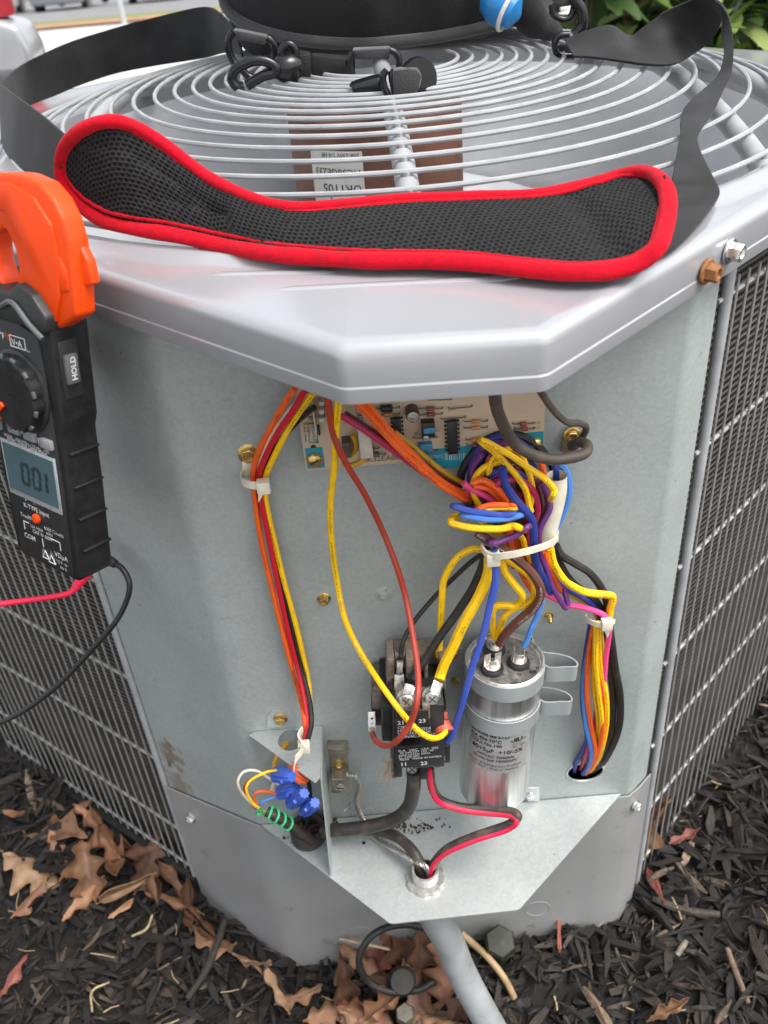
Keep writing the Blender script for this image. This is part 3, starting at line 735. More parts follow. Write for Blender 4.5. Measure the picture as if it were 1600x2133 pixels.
# spade and fork terminals
def lug(a, b, w, mat=M_tin, h=.0022, nm='spade_terminal'):
    a, b = V(a), V(b); d = (b - a).normalized(); s_ = d.cross(V((0, -1, .1))).normalized(); f_ = s_.cross(d)
    return mk(nm, obox((a + b) / 2, s_, f_, d, w / 2, h / 2, (b - a).length / 2), mat, CT, bevel=.0005)
lug(at(832, 1404, -.046), at(831, 1436, -.05), .0065); lug(at(833, 1378, -.044), at(832, 1405, -.046), .0042, h=.003)
lug(at(853, 1425, -.058), at(846, 1448, -.062), .006, nm='fork_terminal'); lug(at(860, 1430, -.056), at(856, 1448, -.06), .0032, nm='fork_terminal')
lug(at(913, 1420, -.056), at(904, 1444, -.062), .0075, nm='fork_terminal')
lug(at(774, 1482, -.036), at(775, 1522, -.044), .0055); lug(at(775, 1516, -.044), at(775, 1530, -.045), .0040, h=.004)
for t in (1497, 1508): mk('terminal_hole', lathe([(.0010, 0), (.0001, .0001)], at(775, t, -.0418), (0, -1, .1), 10), M_black, CT)
M_sleeve = pm('red_vinyl', (.48, .10, .07), .4, 0, .15, 120)
mk('terminal_sleeve', tube([at(920, 1482, -.050), at(920, 1500, -.054), at(922, 1512, -.060), at(926, 1526, -.064)], [.0042, .0045, .0068, .0072], 14), M_sleeve, CT)
g = G()
for k in range(16):
    a = at(818 + random.uniform(-4, 4), 1578 + random.uniform(0, 14), -.05); pts = [a]
    for j in range(4): pts.append(pts[-1] + V((random.uniform(-.004, .0012), random.uniform(-.003, .002), random.uniform(-.0075, -.002) if k > 4 else random.uniform(-.003, .003))))
    g += tube(spline(pts, n=3), .00028, 4)
mk('frayed_fibre', g, pm('straw_fibre', (.42, .31, .20), .8), CT, kind='stuff')

# ================================================================== run capacitor
pb, pt = at(1027, 1640, -.031), at(1053, 1371, -.031)
ax = (pt - pb).normalized(); HC = (pt - pb).length; RC = .0264
cx = (X - ax * ax.dot(X)).normalized(); cy = ax.cross(cx)          # cy points away from camera
def alu_mat():
    mt, n, l, b = nodes('drawn_aluminium')
    tc = n.new('ShaderNodeTexCoord'); mp_ = n.new('ShaderNodeMapping'); mp_.inputs['Scale'].default_value = (300, 300, 14); l.new(tc.outputs['Object'], mp_.inputs[0])
    nz = n.new('ShaderNodeTexNoise'); nz.inputs['Scale'].default_value = 1; nz.inputs['Detail'].default_value = 5; l.new(mp_.outputs[0], nz.inputs['Vector'])
    cr_ = n.new('ShaderNodeValToRGB'); cr_.color_ramp.elements[0].color = (.58, .57, .56, 1); cr_.color_ramp.elements[1].color = (.86, .86, .86, 1); cr_.color_ramp.elements[0].position = .3; cr_.color_ramp.elements[1].position = .6
    l.new(nz.outputs[0], cr_.inputs[0]); l.new(cr_.outputs[0], b.inputs['Base Color'])
    mr = n.new('ShaderNodeMapRange'); mr.inputs[3].default_value = .24; mr.inputs[4].default_value = .42; l.new(nz.outputs[0], mr.inputs[0]); l.new(mr.outputs[0], b.inputs['Roughness'])
    setp(b, Metallic=.92); return mt
M_alu = alu_mat()
CAPA = thing('run_capacitor', pb, 'silver cylindrical run capacitor held by two grey clamp straps', 'capacitor')
mk('can', lathe([(.0006, 0), (RC - .004, 0), (RC - .0012, .0012), (RC, .004), (RC, HC - .003), (RC + .0006, HC - .001), (RC + .0006, HC), (RC - .0010, HC + .0006), (RC - .0018, HC - .002), (.0006, HC - .0022)], pb, ax, 64), M_alu, CAPA)
mk('lid_dirt', lathe([(RC - .0026, HC - .0020), (.0006, HC - .0020)], pb, ax, 40), pm('can_lid', (.40, .38, .36), .5, .7, .3, 220, .15, dirt=(70, 62, 56), ds=120, dt=.52), CAPA)
topc = pb + ax * (HC - .002)
for k, (ox, oy) in enumerate(((-.0105, -.0085), (.0085, -.0035), (-.006, .0105))):
    c = topc + cx * ox + cy * oy
    bse = mk('terminal_base', lathe([(.0078, 0), (.0078, .0022), (.0070, .0032), (.0001, .0034)], c, ax, 24), M_black, CAPA)
    mk('base_ring', lathe([(.0056, 0), (.0056, .0008), (.002, .0009)], c + ax * .0036, ax, 20), M_tin, bse)
    for dx, dy, hh, yaw in ((-.0038, 0, .0115, .4), (.0036, .0012, .0115, .4), (0, -.0024, .007, -.2)):
        u_ = cx * math.cos(yaw + k) + cy * math.sin(yaw + k)
        if dy < 0: u_ = cx
        mk('blade_terminal', obox(c + cx * dx + cy * dy + ax * (.003 + hh / 2), u_ if dy >= 0 else cx, cy if dy < 0 else ax.cross(u_), ax, .0026, .0004, hh / 2), M_tin, bse, bevel=.0002)
def ccap(px, py): return at(px, py, -.031)
strapm = pm('strap_steel', (.36, .39, .385), .38, .25, .08, 40, .08)
for pyc, gap in ((1388, 0), (1459, 0)):
    h0 = (ccap(1045, pyc) - pb).dot(ax)
    Rr = RC + .0008; prof_ = []
    for k in range(0, 25):
        a = rad(-215 + 200 * k / 24); prof_.append((Rr * math.cos(a), Rr * math.sin(a)))
    prof_ += [(.0285, -.0092), (.034, -.0098), (.040, -.0095), (.0462, -.0098), (.0485, -.0080), (.0478, -.0040), (.0440, .0000), (.036, .0035), (.029, .0050), (.024, .0090), (.022, .024)]
    sp_ = spline([V((a, b, 0)) for a, b in prof_], n=3)
    rows = []
    for p in sp_:
        b_ = pb + cx * p.x + cy * p.y + ax * h0; rows.append([b_ + ax * (.0135 * (j / 3 - .5)) for j in range(4)])
    mk('clamp_strap', sheet(rows), strapm, CAPA, solid=.0011)
# label
def oncan(x, y, e=.0005):
    a = x / RC; r = RC + e; return pb + cx * (r * math.sin(a)) - cy * (r * math.cos(a)) + ax * y
LH = (ccap(1030, 1473) - pb).dot(ax)
mk('can_label', sheet([[oncan(-.028 + .047 * i / 16, y, .00025) for y in (LH - .040, LH)] for i in range(17)]), pm('label_film', (.62, .61, .60), .30, .55, .06, 60, .08), CAPA)
for s_, x, y, sz, bo in (('80-0088 BB STD', -.0265, -.0035, .0042, .0001), ('EIA 456-70°C', -.0265, -.0085, .0042, .0001), ('C22.2 No.190', -.0265, -.0130, .0042, .0001), ('80+5µF  +10/-5%', -.0245, -.0195, .0054, .00012),
        ('440VAC 50/60Hz', -.0200, -.0245, .0038, .00006), ('Protected 10000AFC', -.0225, -.0285, .0038, .00006), ('Source of Refrigeration Products', -.0275, -.0335, .0031, 0), ('code 30A1   Made in Thailand', -.0262, -.0372, .0031, 0), ('e', .0030, -.0075, .0040, 0), ('us', .0125, -.0075, .0036, 0), ('E167151', .0045, -.0110, .0024, 0), ('1253-1-BFA', .0040, -.0137, .0024, 0)):
    text(s_, sz, (0, 0, 0), X, Z, M_ink, CAPA, wrap=(lambda px, py, x=x, y=y: oncan(x + px, LH + y + py)), bold=bo)
text('R', .0058, (0, 0, 0), X, Z, M_ink, CAPA, wrap=(lambda px, py: oncan(.0085 - px, LH - .0080 + py)), bold=.00025)
text('U', .0058, (0, 0, 0), X, Z, M_ink, CAPA, wrap=(lambda px, py: oncan(.0083 + px, LH - .0080 + py)), bold=.00025)

# ================================================================== wires
COLS = dict(orange=((236, 96, 22), (70, 20, 5)), red=((196, 16, 40), None), yellow=((250, 198, 4), (60, 40, 5)), yellowp=((250, 205, 10), None), black=((34, 33, 32), None), white=((214, 206, 190), None), rust=((168, 58, 40), None),
    magenta=((176, 36, 84), None), pink=((238, 72, 140), None), navy=((28, 50, 130), None), blue=((52, 82, 176), None), sky=((70, 130, 210), None), purple=((98, 44, 112), None), brown=((92, 52, 44), (190, 180, 170)), greybrown=((74, 66, 58), None),
    maroon=((92, 20, 34), None), cableblack=((48, 45, 43), None), crimson=((206, 24, 66), None), gold=((196, 148, 30), (50, 30, 5)), lead=((226, 20, 66), None))
def wm(c): return wire_mat('wire_' + c, *COLS[c], dust=.34 if c in ('cableblack', 'greybrown') else (.06 if c in ('lead', 'pink') else .14))
_used = {}
def wire(c, pts, label, r=.0019, n=6, group=None, jit=.0, name='wire', parent=None, seg=8, cat='wire'):
    P = []
    lastY = None
    for p in pts:
        if len(p) == 3: lastY = p[2]
        P.append(at(p[0], p[1], lastY))
    # interpolate depth between given values
    idx = [i for i, p in enumerate(pts) if len(p) == 3]
    for a, b in zip(idx, idx[1:]):
        for i in range(a, b):
            t = (i - a) / (b - a); P[i] = at(pts[i][0], pts[i][1], pts[a][2] * (1 - t) + pts[b][2] * t)
    sp = spline(P, n=n); h_ = (sum(ord(q) for q in label) % 97) * 1.7
    sp = [p + V((mnoise.noise((i * .11, h_, 0)), mnoise.noise((i * .11, h_, 7)), mnoise.noise((i * .11, h_, 13)))) * .0008 * min(1, i / 4, (len(sp) - 1 - i) / 4) for i, p in enumerate(sp)]
    g = tube(sp, [r * (1 + .03 * mnoise.noise((i * .35, h_, 3))) for i in range(len(sp))], seg)
    return mk(name, g, wm(c), parent, label=label if parent is None else None, cat=cat if parent is None else None, group=group)
T4 = lambda L: [(920 + p[0] / 5, 880 + p[1] / 5) + tuple(p[2:]) for p in L]

# left bundle
wire('orange', [(614, 808, -.045), (588, 850), (562, 893), (540, 938), (529, 985, -.010), (529, 1030), (538, 1090), (552, 1160), (574, 1260), (600, 1360), (622, 1440, -.010), (634, 1495, -.03), (634, 1528), (622, 1548, -.036)], 'orange wire running down the outside edge of the long left bundle')
wire('red', [(636, 812, -.047), (608, 858), (578, 903), (555, 946), (541, 990, -.013), (543, 1040), (556, 1110), (572, 1190), (595, 1290), (619, 1390, -.011), (634, 1455), (640, 1505, -.032), (634, 1540, -.038)], 'crimson wire in the long left bundle, next to the orange one', r=.0018)
wire('white', [(640, 816, -.043), (600, 856), (566, 905), (546, 950), (535, 990, -.008), (535, 1040), (548, 1120), (563, 1190), (590, 1290), (614, 1385), (630, 1450, -.009), (638, 1505, -.03), (628, 1545, -.036)], 'thin white wire half hidden in the long left bundle', r=.0013)
wire('black', [(655, 848, -.030), (622, 872), (585, 915), (560, 958), (549, 1005, -.008), (553, 1060), (566, 1125), (581, 1190), (604, 1290), (628, 1390, -.009), (644, 1455), (649, 1510, -.034), (640, 1545, -.040)], 'black wire in the long left bundle, beside the yellow one')
wire('yellow', [(652, 818, -.045), (622, 862), (593, 908), (568, 955), (553, 995, -.011), (553, 1035), (561, 1085), (576, 1145), (596, 1225), (620, 1315), (639, 1400, -.008), (645, 1450), (643, 1500, -.030), (630, 1540, -.034)], 'printed yellow wire along the inner edge of the long left bundle')
# long single wires to the contactor
wire('yellow', [(706, 828, -.060), (700, 900), (696, 980, -.035), (688, 1060), (690, 1125), (700, 1200, -.016), (717, 1285), (747, 1352, -.03), (790, 1420, -.058), (830, 1476, -.074), (868, 1518, -.079), (898, 1538, -.080), (918, 1534), (928, 1524, -.068)], 'long yellow wire hanging from under the cover to the red sleeve on the contactor', r=.0020)
wire('rust', [(682, 828, -.058), (692, 900), (720, 965, -.04), (760, 1030), (796, 1100, -.018), (826, 1180), (846, 1250, -.03), (861, 1330), (870, 1400, -.07), (870, 1460, -.086), (856, 1505), (830, 1541, -.086), (805, 1553), (785, 1546, -.066), (776, 1529, -.047)], 'rust red wire hooked round the front of the contactor to its side terminal', r=.0020)
# pair into the tangle
wire('orange', [(732, 828, -.050), (790, 890), (850, 952, -.035), (912, 1004), (978, 1048, -.025)], 'upper of two orange wires slanting from the cover into the tangle', r=.0021)
wire('orange', [(754, 826, -.048), (802, 888), (862, 950, -.032), (924, 1006), (990, 1040, -.022)], 'lower of two orange wires slanting from the cover into the tangle', r=.0021)
wire('magenta', [(712, 866, -.040), (760, 897), (820, 938, -.032), (880, 983), (950, 1028, -.020)], 'magenta wire slanting from the white connector into the tangle', r=.0019)
wire('maroon', [(720, 862, -.034), (770, 893), (830, 930, -.024), (890, 970), (960, 1015, -.016)], 'dark maroon wire slanting beside the magenta one', r=.0018)
wire('gold', [(822, 900, -.022), (870, 940), (925, 982, -.018), (975, 1012, -.016)], 'thin gold wire slanting along the top of the orange pair', r=.0017)
wire('gold', [(735, 905, -.02), (741, 925), (738, 942), (724, 950), (712, 942, -.014)], 'short printed gold wire looped at the foot of the white connector', r=.0016)
wire('gold', [(768, 920, -.014), (764, 945), (750, 962), (730, 971), (715, 966, -.014)], 'short gold wire curling below the board edge', r=.0016)
# ground lead with ring lug
wire('greybrown', [(1030, 815, -.070), (1038, 860), (1062, 908, -.052), (1098, 942), (1145, 956, -.046), (1192, 953), (1220, 942, -.034), (1224, 927), (1206, 921, -.018), (1192, 930, -.012)], 'thick dusty grey cable sweeping from the cover round to the brass lug', r=.0034, seg=10)
wire('greybrown', [(1120, 805, -.034), (1150, 852, -.028), (1180, 878), (1205, 881), (1221, 888, -.022), (1218, 904), (1202, 922, -.012)], 'thinner grey cable kinked around the brass lug', r=.0021)
lg = thing('ring_lug', at(1190, 940, -.004), 'brass ring lug screwed to the panel by the grey cables', 'lug')
mk('tang', prism([at(1174, 905, -.005), at(1180, 893, -.005), at(1196, 889, -.005), at(1206, 898, -.005), at(1204, 912, -.005), at(1186, 946, -.005), at(1168, 942, -.005)], (0, .0015, 0)), pm('brass_lug', (.30, .23, .11), .45, .8, .25, 200), lg, bevel=.0003)
hexbolt(at(1191, 906, -.005), (0, -1, 0), .0068, .004, M_brass, lg, 'lug_screw')

# the tangle: (colour, zoom points, radius, label)
TG = 'looped wires in the tangle'
tang = [
 ('black', [(190, 640, -.012), (215, 520), (300, 340), (440, 200), (640, 120), (820, 140), (980, 230), (1100, 360), (1165, 490, -.014), (1120, 580)], .0027, 'black wire forming the outer hoop of the tangle'),
 ('navy', [(300, 640, -.018), (315, 450), (380, 280), (520, 170), (700, 160), (880, 250), (1040, 380, -.018)], .0021, 'navy wire arching inside the black hoop'),
 ('purple', [(350, 560, -.020), (345, 430), (420, 280), (560, 210), (680, 250), (800, 380), (900, 480, -.020)], .0017, 'purple wire arching under the navy hoop'),
 ('brown', [(640, 200, -.022), (740, 270), (840, 420), (900, 540), (970, 660), (1010, 820), (1020, 980, -.02)], .0022, 'brown wire bending down through the middle of the tangle'),
 ('yellow', [(392, 186, -.036), (480, 258), (600, 356), (720, 486), (800, 576), (866, 690), (905, 810), (935, 930, -.036)], .0019, 'yellow wire curving down the middle of the tangle'),
 ('yellow', [(400, 180, -.038), (520, 232), (680, 318), (830, 422), (980, 512), (1090, 600), (1168, 700), (1160, 770, -.040), (1110, 820, -.024), (1020, 840, -.012)], .0020, 'yellow wire across the top right of the tangle, over an orange one'),
 ('orange', [(560, 262, -.033), (700, 350), (860, 440), (1010, 530), (1110, 605), (1176, 690, -.038)], .0014, 'thin orange wire tucked beneath the top right yellow wire'),
 ('yellow', [(630, 400, -.026), (490, 440), (395, 505), (340, 590), (325, 700), (370, 830), (450, 930, -.03)], .0019, 'yellow wire making the left turn of the tangle'),
 ('gold', [(360, 470, -.016), (400, 360), (480, 290), (560, 280, -.016)], .0018, 'short gold wire showing under the navy hoop'),
 ('pink', [(225, 630, -.030), (320, 690), (420, 740), (520, 800), (580, 860, -.030)], .0020, 'pink wire slanting across the left of the tangle'),
 ('pink', [(300, 920, -.022), (265, 820), (280, 700), (350, 610), (480, 575), (620, 590, -.026)], .0018, 'pink wire rounding the left side of the tangle'),
 ('magenta', [(560, 660, -.034), (640, 606), (760, 592), (880, 634), (965, 730), (1000, 860), (985, 990), (925, 1110), (905, 1300, -.030)], .0020, 'magenta wire arching through the middle of the tangle and down'),
 ('magenta', [(660, 620, -.026), (760, 720), (830, 850), (870, 970, -.026)], .0018, 'short magenta wire below the pink arch'),
 ('orange', [(325, 625, -.034), (450, 610), (560, 680), (640, 780), (690, 860, -.034)], .0021, 'upper orange wire bent over the left of the tangle'),
 ('orange', [(335, 660, -.032), (430, 672), (530, 720), (620, 810), (650, 860, -.032)], .0019, 'lower orange wire bent over the left of the tangle'),
 ('navy', [(632, 470, -.044), (650, 600), (720, 745), (820, 862), (920, 975), (966, 1090), (966, 1250, -.044), (972, 1390), (1012, 1530), (1078, 1660), (1135, 1770, -.03)], .0025, 'thick navy wire running down the front of the tangle'),
 ('orange', [(460, 960, -.016), (370, 930, -.036), (370, 898, -.046), (480, 862), (600, 848), (700, 855), (775, 872, -.044), (860, 900, -.018)], .0017, 'orange wire crossing the waist of the tangle'),
 ('yellow', [(480, 960, -.020), (425, 925, -.044), (560, 892), (680, 886), (775, 892, -.044), (860, 925, -.018)], .0017, 'yellow wire crossing under the orange one at the tangle waist'),
 ('blue', [(380, 890, -.014), (220, 868, -.030), (112, 880, -.048), (240, 908, -.050), (420, 936), (600, 955), (770, 938, -.044), (870, 905, -.020)], .0020, 'dark blue wire crossing the tangle waist'),
 ('sky', [(430, 950, -.014), (300, 950, -.034), (216, 968, -.048), (350, 992, -.050), (500, 1008), (680, 1000), (835, 962, -.044), (910, 930, -.020)], .0020, 'light blue wire crossing the tangle waist'),
 ('yellow', [(420, 985, -.012), (240, 972, -.034), (130, 992), (95, 1030, -.050), (150, 1060), (250, 1085), (400, 1106), (600, 1108), (740, 1085), (812, 1100, -.050), (890, 1130, -.018)], .0022, 'printed yellow wire looping out to the left of the tangle'),
 ('purple', [(430, 1190, -.020), (505, 1248, -.050), (600, 1240), (700, 1205), (800, 1150), (905, 1080, -.046), (960, 1010, -.020)], .0021, 'purple wire slanting just above the tie of the tangle'),
 ('brown', [(370, 1150, -.040), (470, 1212), (600, 1290, -.044), (700, 1360), (800, 1432), (900, 1522), (985, 1630), (1030, 1745, -.048), (1015, 1855), (950, 1945), (860, 2015), (760, 2100), (650, 2230), (600, 2310, -.040)], .0030, 'thick brown wire with white print, running down to the capacitor'),
 ('purple', [(1040, 620, -.030), (1105, 740), (1122, 860), (1092, 980), (1040, 1085), (1012, 1200, -.036), (1032, 1380), (1080, 1520), (1130, 1650), (1190, 1780), (1245, 1880), (1292, 1930, -.030), (1312, 1890), (1292, 1790), (1270, 1720, -.024)], .0019, 'purple wire down the right of the tangle, ending in a hook'),
 ('sky', [(1150, 410, -.012), (1250, 455), (1312, 570), (1325, 700), (1292, 850), (1240, 980), (1195, 1080), (1180, 1180, -.014)], .0025, 'light blue wire bowed out beside the white sleeve'),
 ('navy', [(1175, 440, -.018), (1190, 520), (1195, 610, -.020)], .0023, 'navy wire entering the top of the white sleeve'),
 ('orange', [(700, 1020, -.030), (705, 1150), (740, 1280), (790, 1420, -.032), (850, 1600), (950, 1760, -.018)], .0021, 'orange wire passing down through the tie of the tangle'),
 ('orange', [(760, 1030, -.028), (770, 1150), (790, 1290), (850, 1460), (900, 1600, -.020)], .0019, 'second orange wire passing down through the tie'),
 ('yellow', [(810, 1160, -.036), (845, 1230), (875, 1310), (930, 1450, -.030)], .0019, 'short printed yellow wire just above the tie'),
 ('maroon', [(860, 1000, -.030), (880, 1150), (870, 1300), (890, 1450), (960, 1600), (1040, 1740, -.016)], .0020, 'maroon wire down the centre of the tangle'),
 ('orange', [(1068, 1345, -.036), (1108, 1470), (1170, 1620), (1240, 1755, -.024)], .0018, 'printed orange wire fanning down right from the tie'),
 ('yellow', [(1130, 1310, -.032), (1168, 1470), (1232, 1585), (1332, 1685), (1450, 1752), (1600, 1785), (1720, 1795, -.026), (1780, 1815), (1780, 1870), (1755, 1960, -.022), (1745, 2080)], .0026, 'thick yellow wire bending sharply at the top of the right bundle'),
 ('black', [(1190, 1280, -.016), (1260, 1390), (1390, 1470), (1540, 1568), (1650, 1700), (1720, 1850, -.016), (1745, 2060)], .0027, 'black wire arching over to the right bundle'),
 ('black', [(1170, 1300, -.012), (1230, 1480), (1340, 1640), (1480, 1760), (1620, 1880), (1700, 2060, -.014)], .0027, 'black wire running behind the yellow one to the right bundle'),
 ('navy', [(1030, 1400, -.020), (1130, 1560), (1300, 1720), (1480, 1830), (1620, 1960), (1640, 2080, -.014)], .0020, 'navy wire crossing to the right bundle'),
 ('gold', [(1060, 1600, -.016), (1240, 1760), (1420, 1830), (1560, 1940), (1640, 2060, -.014)], .0018, 'gold wire crossing to the right bundle'),
 ('pink', [(1040, 1755, -.022), (1150, 1825), (1300, 1888), (1450, 1920), (1620, 1975), (1710, 2030, -.028), (1740, 2130), (1735, 2300), (1710, 2480), (1690, 2700), (1640, 2900, -.018)], .0020, 'bright pink wire swinging across to the right bundle and down'),
 ('yellow', [(630, 1400, -.040), (650, 1540), (750, 1680), (838, 1790, -.044), (835, 1870), (760, 1915), (640, 1905), (560, 1925), (530, 2010, -.034), (530, 2120), (545, 2240, -.028)], .0024, 'thick yellow wire making an S bend above the capacitor'),
 ('yellow', [(660, 1415, -.038), (800, 1500), (925, 1605), (968, 1720, -.040), (955, 1830), (870, 1898), (745, 1948), (670, 2010, -.036), (630, 2090), (600, 2200), (590, 2280, -.03)], .0024, 'thick yellow wire curving round to the middle of the capacitor'),
 ('yellow', [(440, 1325, -.034), (310, 1318), (185, 1388), (92, 1500), (28, 1650, -.030), (5, 1800), (-10, 1980), (-20, 2200), (-30, 2440, -.030)], .0023, 'yellow wire arching left from the tie and down behind the contactor'),
 ('black', [(470, 1310, -.030), (440, 1460), (385, 1600), (295, 1780), (200, 1920, -.034), (60, 2120), (-80, 2330), (-180, 2480), (-260, 2600, -.046), (-310, 2700, -.054)], .0030, 'thick black wire slanting from the tie to the left contactor screw'),
 ('black', [(430, 1360, -.024), (280, 1480), (130, 1612), (-20, 1760, -.018), (-180, 1940), (-320, 2120), (-400, 2280), (-430, 2440, -.034), (-435, 2500, -.042)], .0017, 'thin black wire slanting from the tie to the top of the contactor'),
 ('yellow', [(500, 1400, -.042), (490, 1560), (440, 1700), (350, 1880, -.046), (250, 2060), (150, 2260), (60, 2450), (0, 2600, -.050), (-25, 2680, -.054)], .0036, 'thickest yellow wire, slanting from the tie to the right contactor screw'),
 ('blue', [(545, 1330, -.050), (560, 1500), (562, 1640), (530, 1800), (495, 1960, -.056), (430, 2200), (340, 2480), (250, 2800, -.064), (170, 3080), (110, 3260), (60, 3320, -.060)], .0023, 'thin blue wire slanting from the tie past the capacitor to the contactor'),
 ('sky', [(1050, 1860, -.032), (1010, 1980), (965, 2080), (935, 2140, -.034), (890, 2260), (860, 2330, -.034)], .0019, 'short light blue wire joined to the right capacitor terminal'),
]
for c, pts, r, lab_ in tang: wire(c, T4(pts), lab_, r=r)
rf = random.Random(21)
for k in range(26):
    c = ('yellow', 'navy', 'magenta', 'orange', 'black', 'purple', 'brown', 'gold')[k % 8]
    cx_, cy_ = rf.uniform(560, 760), rf.uniform(560, 820); rx, ry = rf.uniform(180, 360), rf.uniform(200, 420); a0 = rf.uniform(0, 6.28); sp_ = rf.uniform(2.2, 4.2); Yd = rf.uniform(-.028, -.007)
    pts = [(cx_ + rx * math.cos(a0 + sp_ * i / 8) * (1 + .1 * math.sin(i)), cy_ + ry * math.sin(a0 + sp_ * i / 8)) for i in range(9)]
    pts = [(max(240, min(1120, x)), max(180, min(1180, y))) for x, y in pts]
    pts[0] += (Yd,); pts[-1] += (Yd - .004,)
    wire(c, T4(pts), c.replace('gold', 'dull gold') + ' wire loop buried deep in the tangle', r=.0019, group='wire loops buried in the tangle')
for k in range(12):
    c = ('yellow', 'orange', 'navy', 'magenta', 'brown', 'maroon')[k % 6]; x = 520 + 45 * k
    wire(c, T4([(x, 900 + rf.uniform(-40, 40), rf.uniform(-.03, -.012)), (x + rf.uniform(-30, 30), 1040), (640 + (x - 520) * .62 + rf.uniform(-20, 20), 1200), (660 + (x - 520) * .60, 1330), (650 + (x - 520) * .72, 1460 + rf.uniform(-20, 60), -.016)]), c + ' wire gathered into the neck of the tangle', r=.0018, group='wires gathered at the tangle neck')
slv = mk('insulating_sleeve', tube(spline([at(*p, -.026) for p in ((1160, 990), (1160, 1020), (1154, 1052), (1144, 1090), (1136, 1130))], n=6), .0062, 16, caps=False), M_nylon, label='stiff white plastic sleeve standing at the right of the tangle', cat='sleeve')
# right bundle
RB = [('orange', [(1238, 1296, -.020), (1226, 1360), (1222, 1440), (1231, 1510), (1240, 1560, -.016), (1232, 1595), (1220, 1612, .004)], .0019, 'orange wire on the left of the right bundle, entering the oval hole'),
 ('navy', [(1230, 1300, -.014), (1216, 1390), (1214, 1470), (1222, 1540, -.012), (1200, 1588), (1196, 1606, .006)], .0019, 'navy wire at the left edge of the right bundle'),
 ('sky', [(1228, 1340, -.016), (1214, 1420), (1219, 1495), (1231, 1560, -.015), (1226, 1596), (1214, 1612, .005)], .0019, 'light blue wire at the left edge of the right bundle'),
 ('yellow', [(1246, 1296, -.022), (1250, 1380), (1262, 1450), (1264, 1510, -.018), (1250, 1570), (1232, 1604, .004)], .0020, 'printed yellow wire at the right of the right bundle'),
 ('yellow', [(1242, 1300, -.024), (1240, 1380), (1248, 1450), (1254, 1510, -.020), (1246, 1565), (1228, 1606, .004)], .0020, 'yellow wire at the front of the right bundle'),
 ('yellow', [(1240, 1300, -.017), (1234, 1370), (1238, 1440), (1246, 1510, -.015), (1240, 1570), (1226, 1608, .006)], .0018, 'yellow wire deeper in the right bundle'),
 ('orange', [(1244, 1300, -.021), (1244, 1390), (1252, 1470), (1254, 1530, -.020), (1240, 1585), (1222, 1610, .003)], .0018, 'printed orange wire in the middle of the right bundle'),
 ('gold', [(1250, 1300, -.016), (1256, 1380), (1256, 1460), (1248, 1540, -.012), (1220, 1600, .006)], .0018, 'gold wire at the back of the right bundle'),
 ('magenta', [(1248, 1430, -.012), (1236, 1520), (1222, 1570, -.012), (1210, 1602, .006)], .0017, 'magenta wire low in the right bundle'),
 ('black', [(1268, 1290, -.013), (1280, 1380), (1292, 1450), (1288, 1520, -.011), (1262, 1580), (1232, 1606, .006)], .0028, 'outer black wire of the right bundle'),
 ('black', [(1262, 1300, -.010), (1270, 1380), (1278, 1450), (1274, 1520, -.009), (1250, 1580), (1228, 1602, .006)], .0027, 'inner black wire of the right bundle')]
for c, pts, r, lab_ in RB: wire(c, pts, lab_, r=r)
# power cables
wire('cableblack', [(861, 1604, -.050), (861, 1640), (852, 1680, -.046), (822, 1706), (765, 1722, -.036), (715, 1729), (684, 1732, -.030), (674, 1732, -.028)], 'thick dusty black cable bending left from the contactor behind the bracket', r=.0054, seg=14)
wire('cableblack', [(690, 1726, -.020), (760, 1728, -.024), (815, 1738, -.034), (850, 1762, -.048), (874, 1795, -.060), (886, 1835, -.064)], 'black cable dropping from behind the bracket into the conduit fitting', r=.0044, seg=12)
pp = [(893, 1600, -.052), (898, 1640), (915, 1668, -.050), (958, 1684), (1020, 1689, -.056), (1062, 1694), (1077, 1706, -.066), (1052, 1724), (990, 1744, -.066), (930, 1772), (900, 1806, -.064), (893, 1840, -.064)]
wire('cableblack', [(a[0] + 2, a[1] - 3) + tuple(a[2:]) for a in pp], 'black wire paired with the crimson stripe, looping out from the contactor', r=.0034, seg=10)
wire('crimson', [(a[0], a[1] + (6 if 3 < i < 10 else 2)) + ((a[2] - .0028,) if len(a) > 2 else ()) for i, a in enumerate(pp)], 'crimson wire looping from the contactor to the conduit fitting', r=.0022)
# bare ground wire, twisted strands
gp = spline([at(722, 1612, -.012), at(738, 1618, -.014), at(748, 1640, -.012), at(742, 1668, -.010), at(752, 1700, -.012), at(775, 1738, -.022), at(815, 1765, -.042), at(860, 1790, -.058), at(886, 1806, -.066), at(896, 1830, -.066)], n=14)
GW = thing('ground_wire', gp[-1], 'bare twisted ground wire running from the lug into the conduit fitting', 'wire')
for s_ in range(5):
    pts = []
    for i, p in enumerate(gp):
        t = (gp[min(i + 1, len(gp) - 1)] - gp[max(i - 1, 0)]).normalized(); u_ = t.cross(Yv).normalized(); v_ = t.cross(u_); a = s_ * 1.2566 + i * .42
        pts.append(p + (u_ * math.cos(a) + v_ * math.sin(a)) * .0016)
    mk('strand', tube(pts, .00075, 6), M_strand, GW)
for k, e in enumerate(((716, 1690), (724, 1686))):
    mk('strand', tube(spline([at(724, 1655, -.008), at(731, 1668, -.01), at(726, 1680, -.01), at(*e, -.012)], n=5), .0007, 6), M_strand, GW)
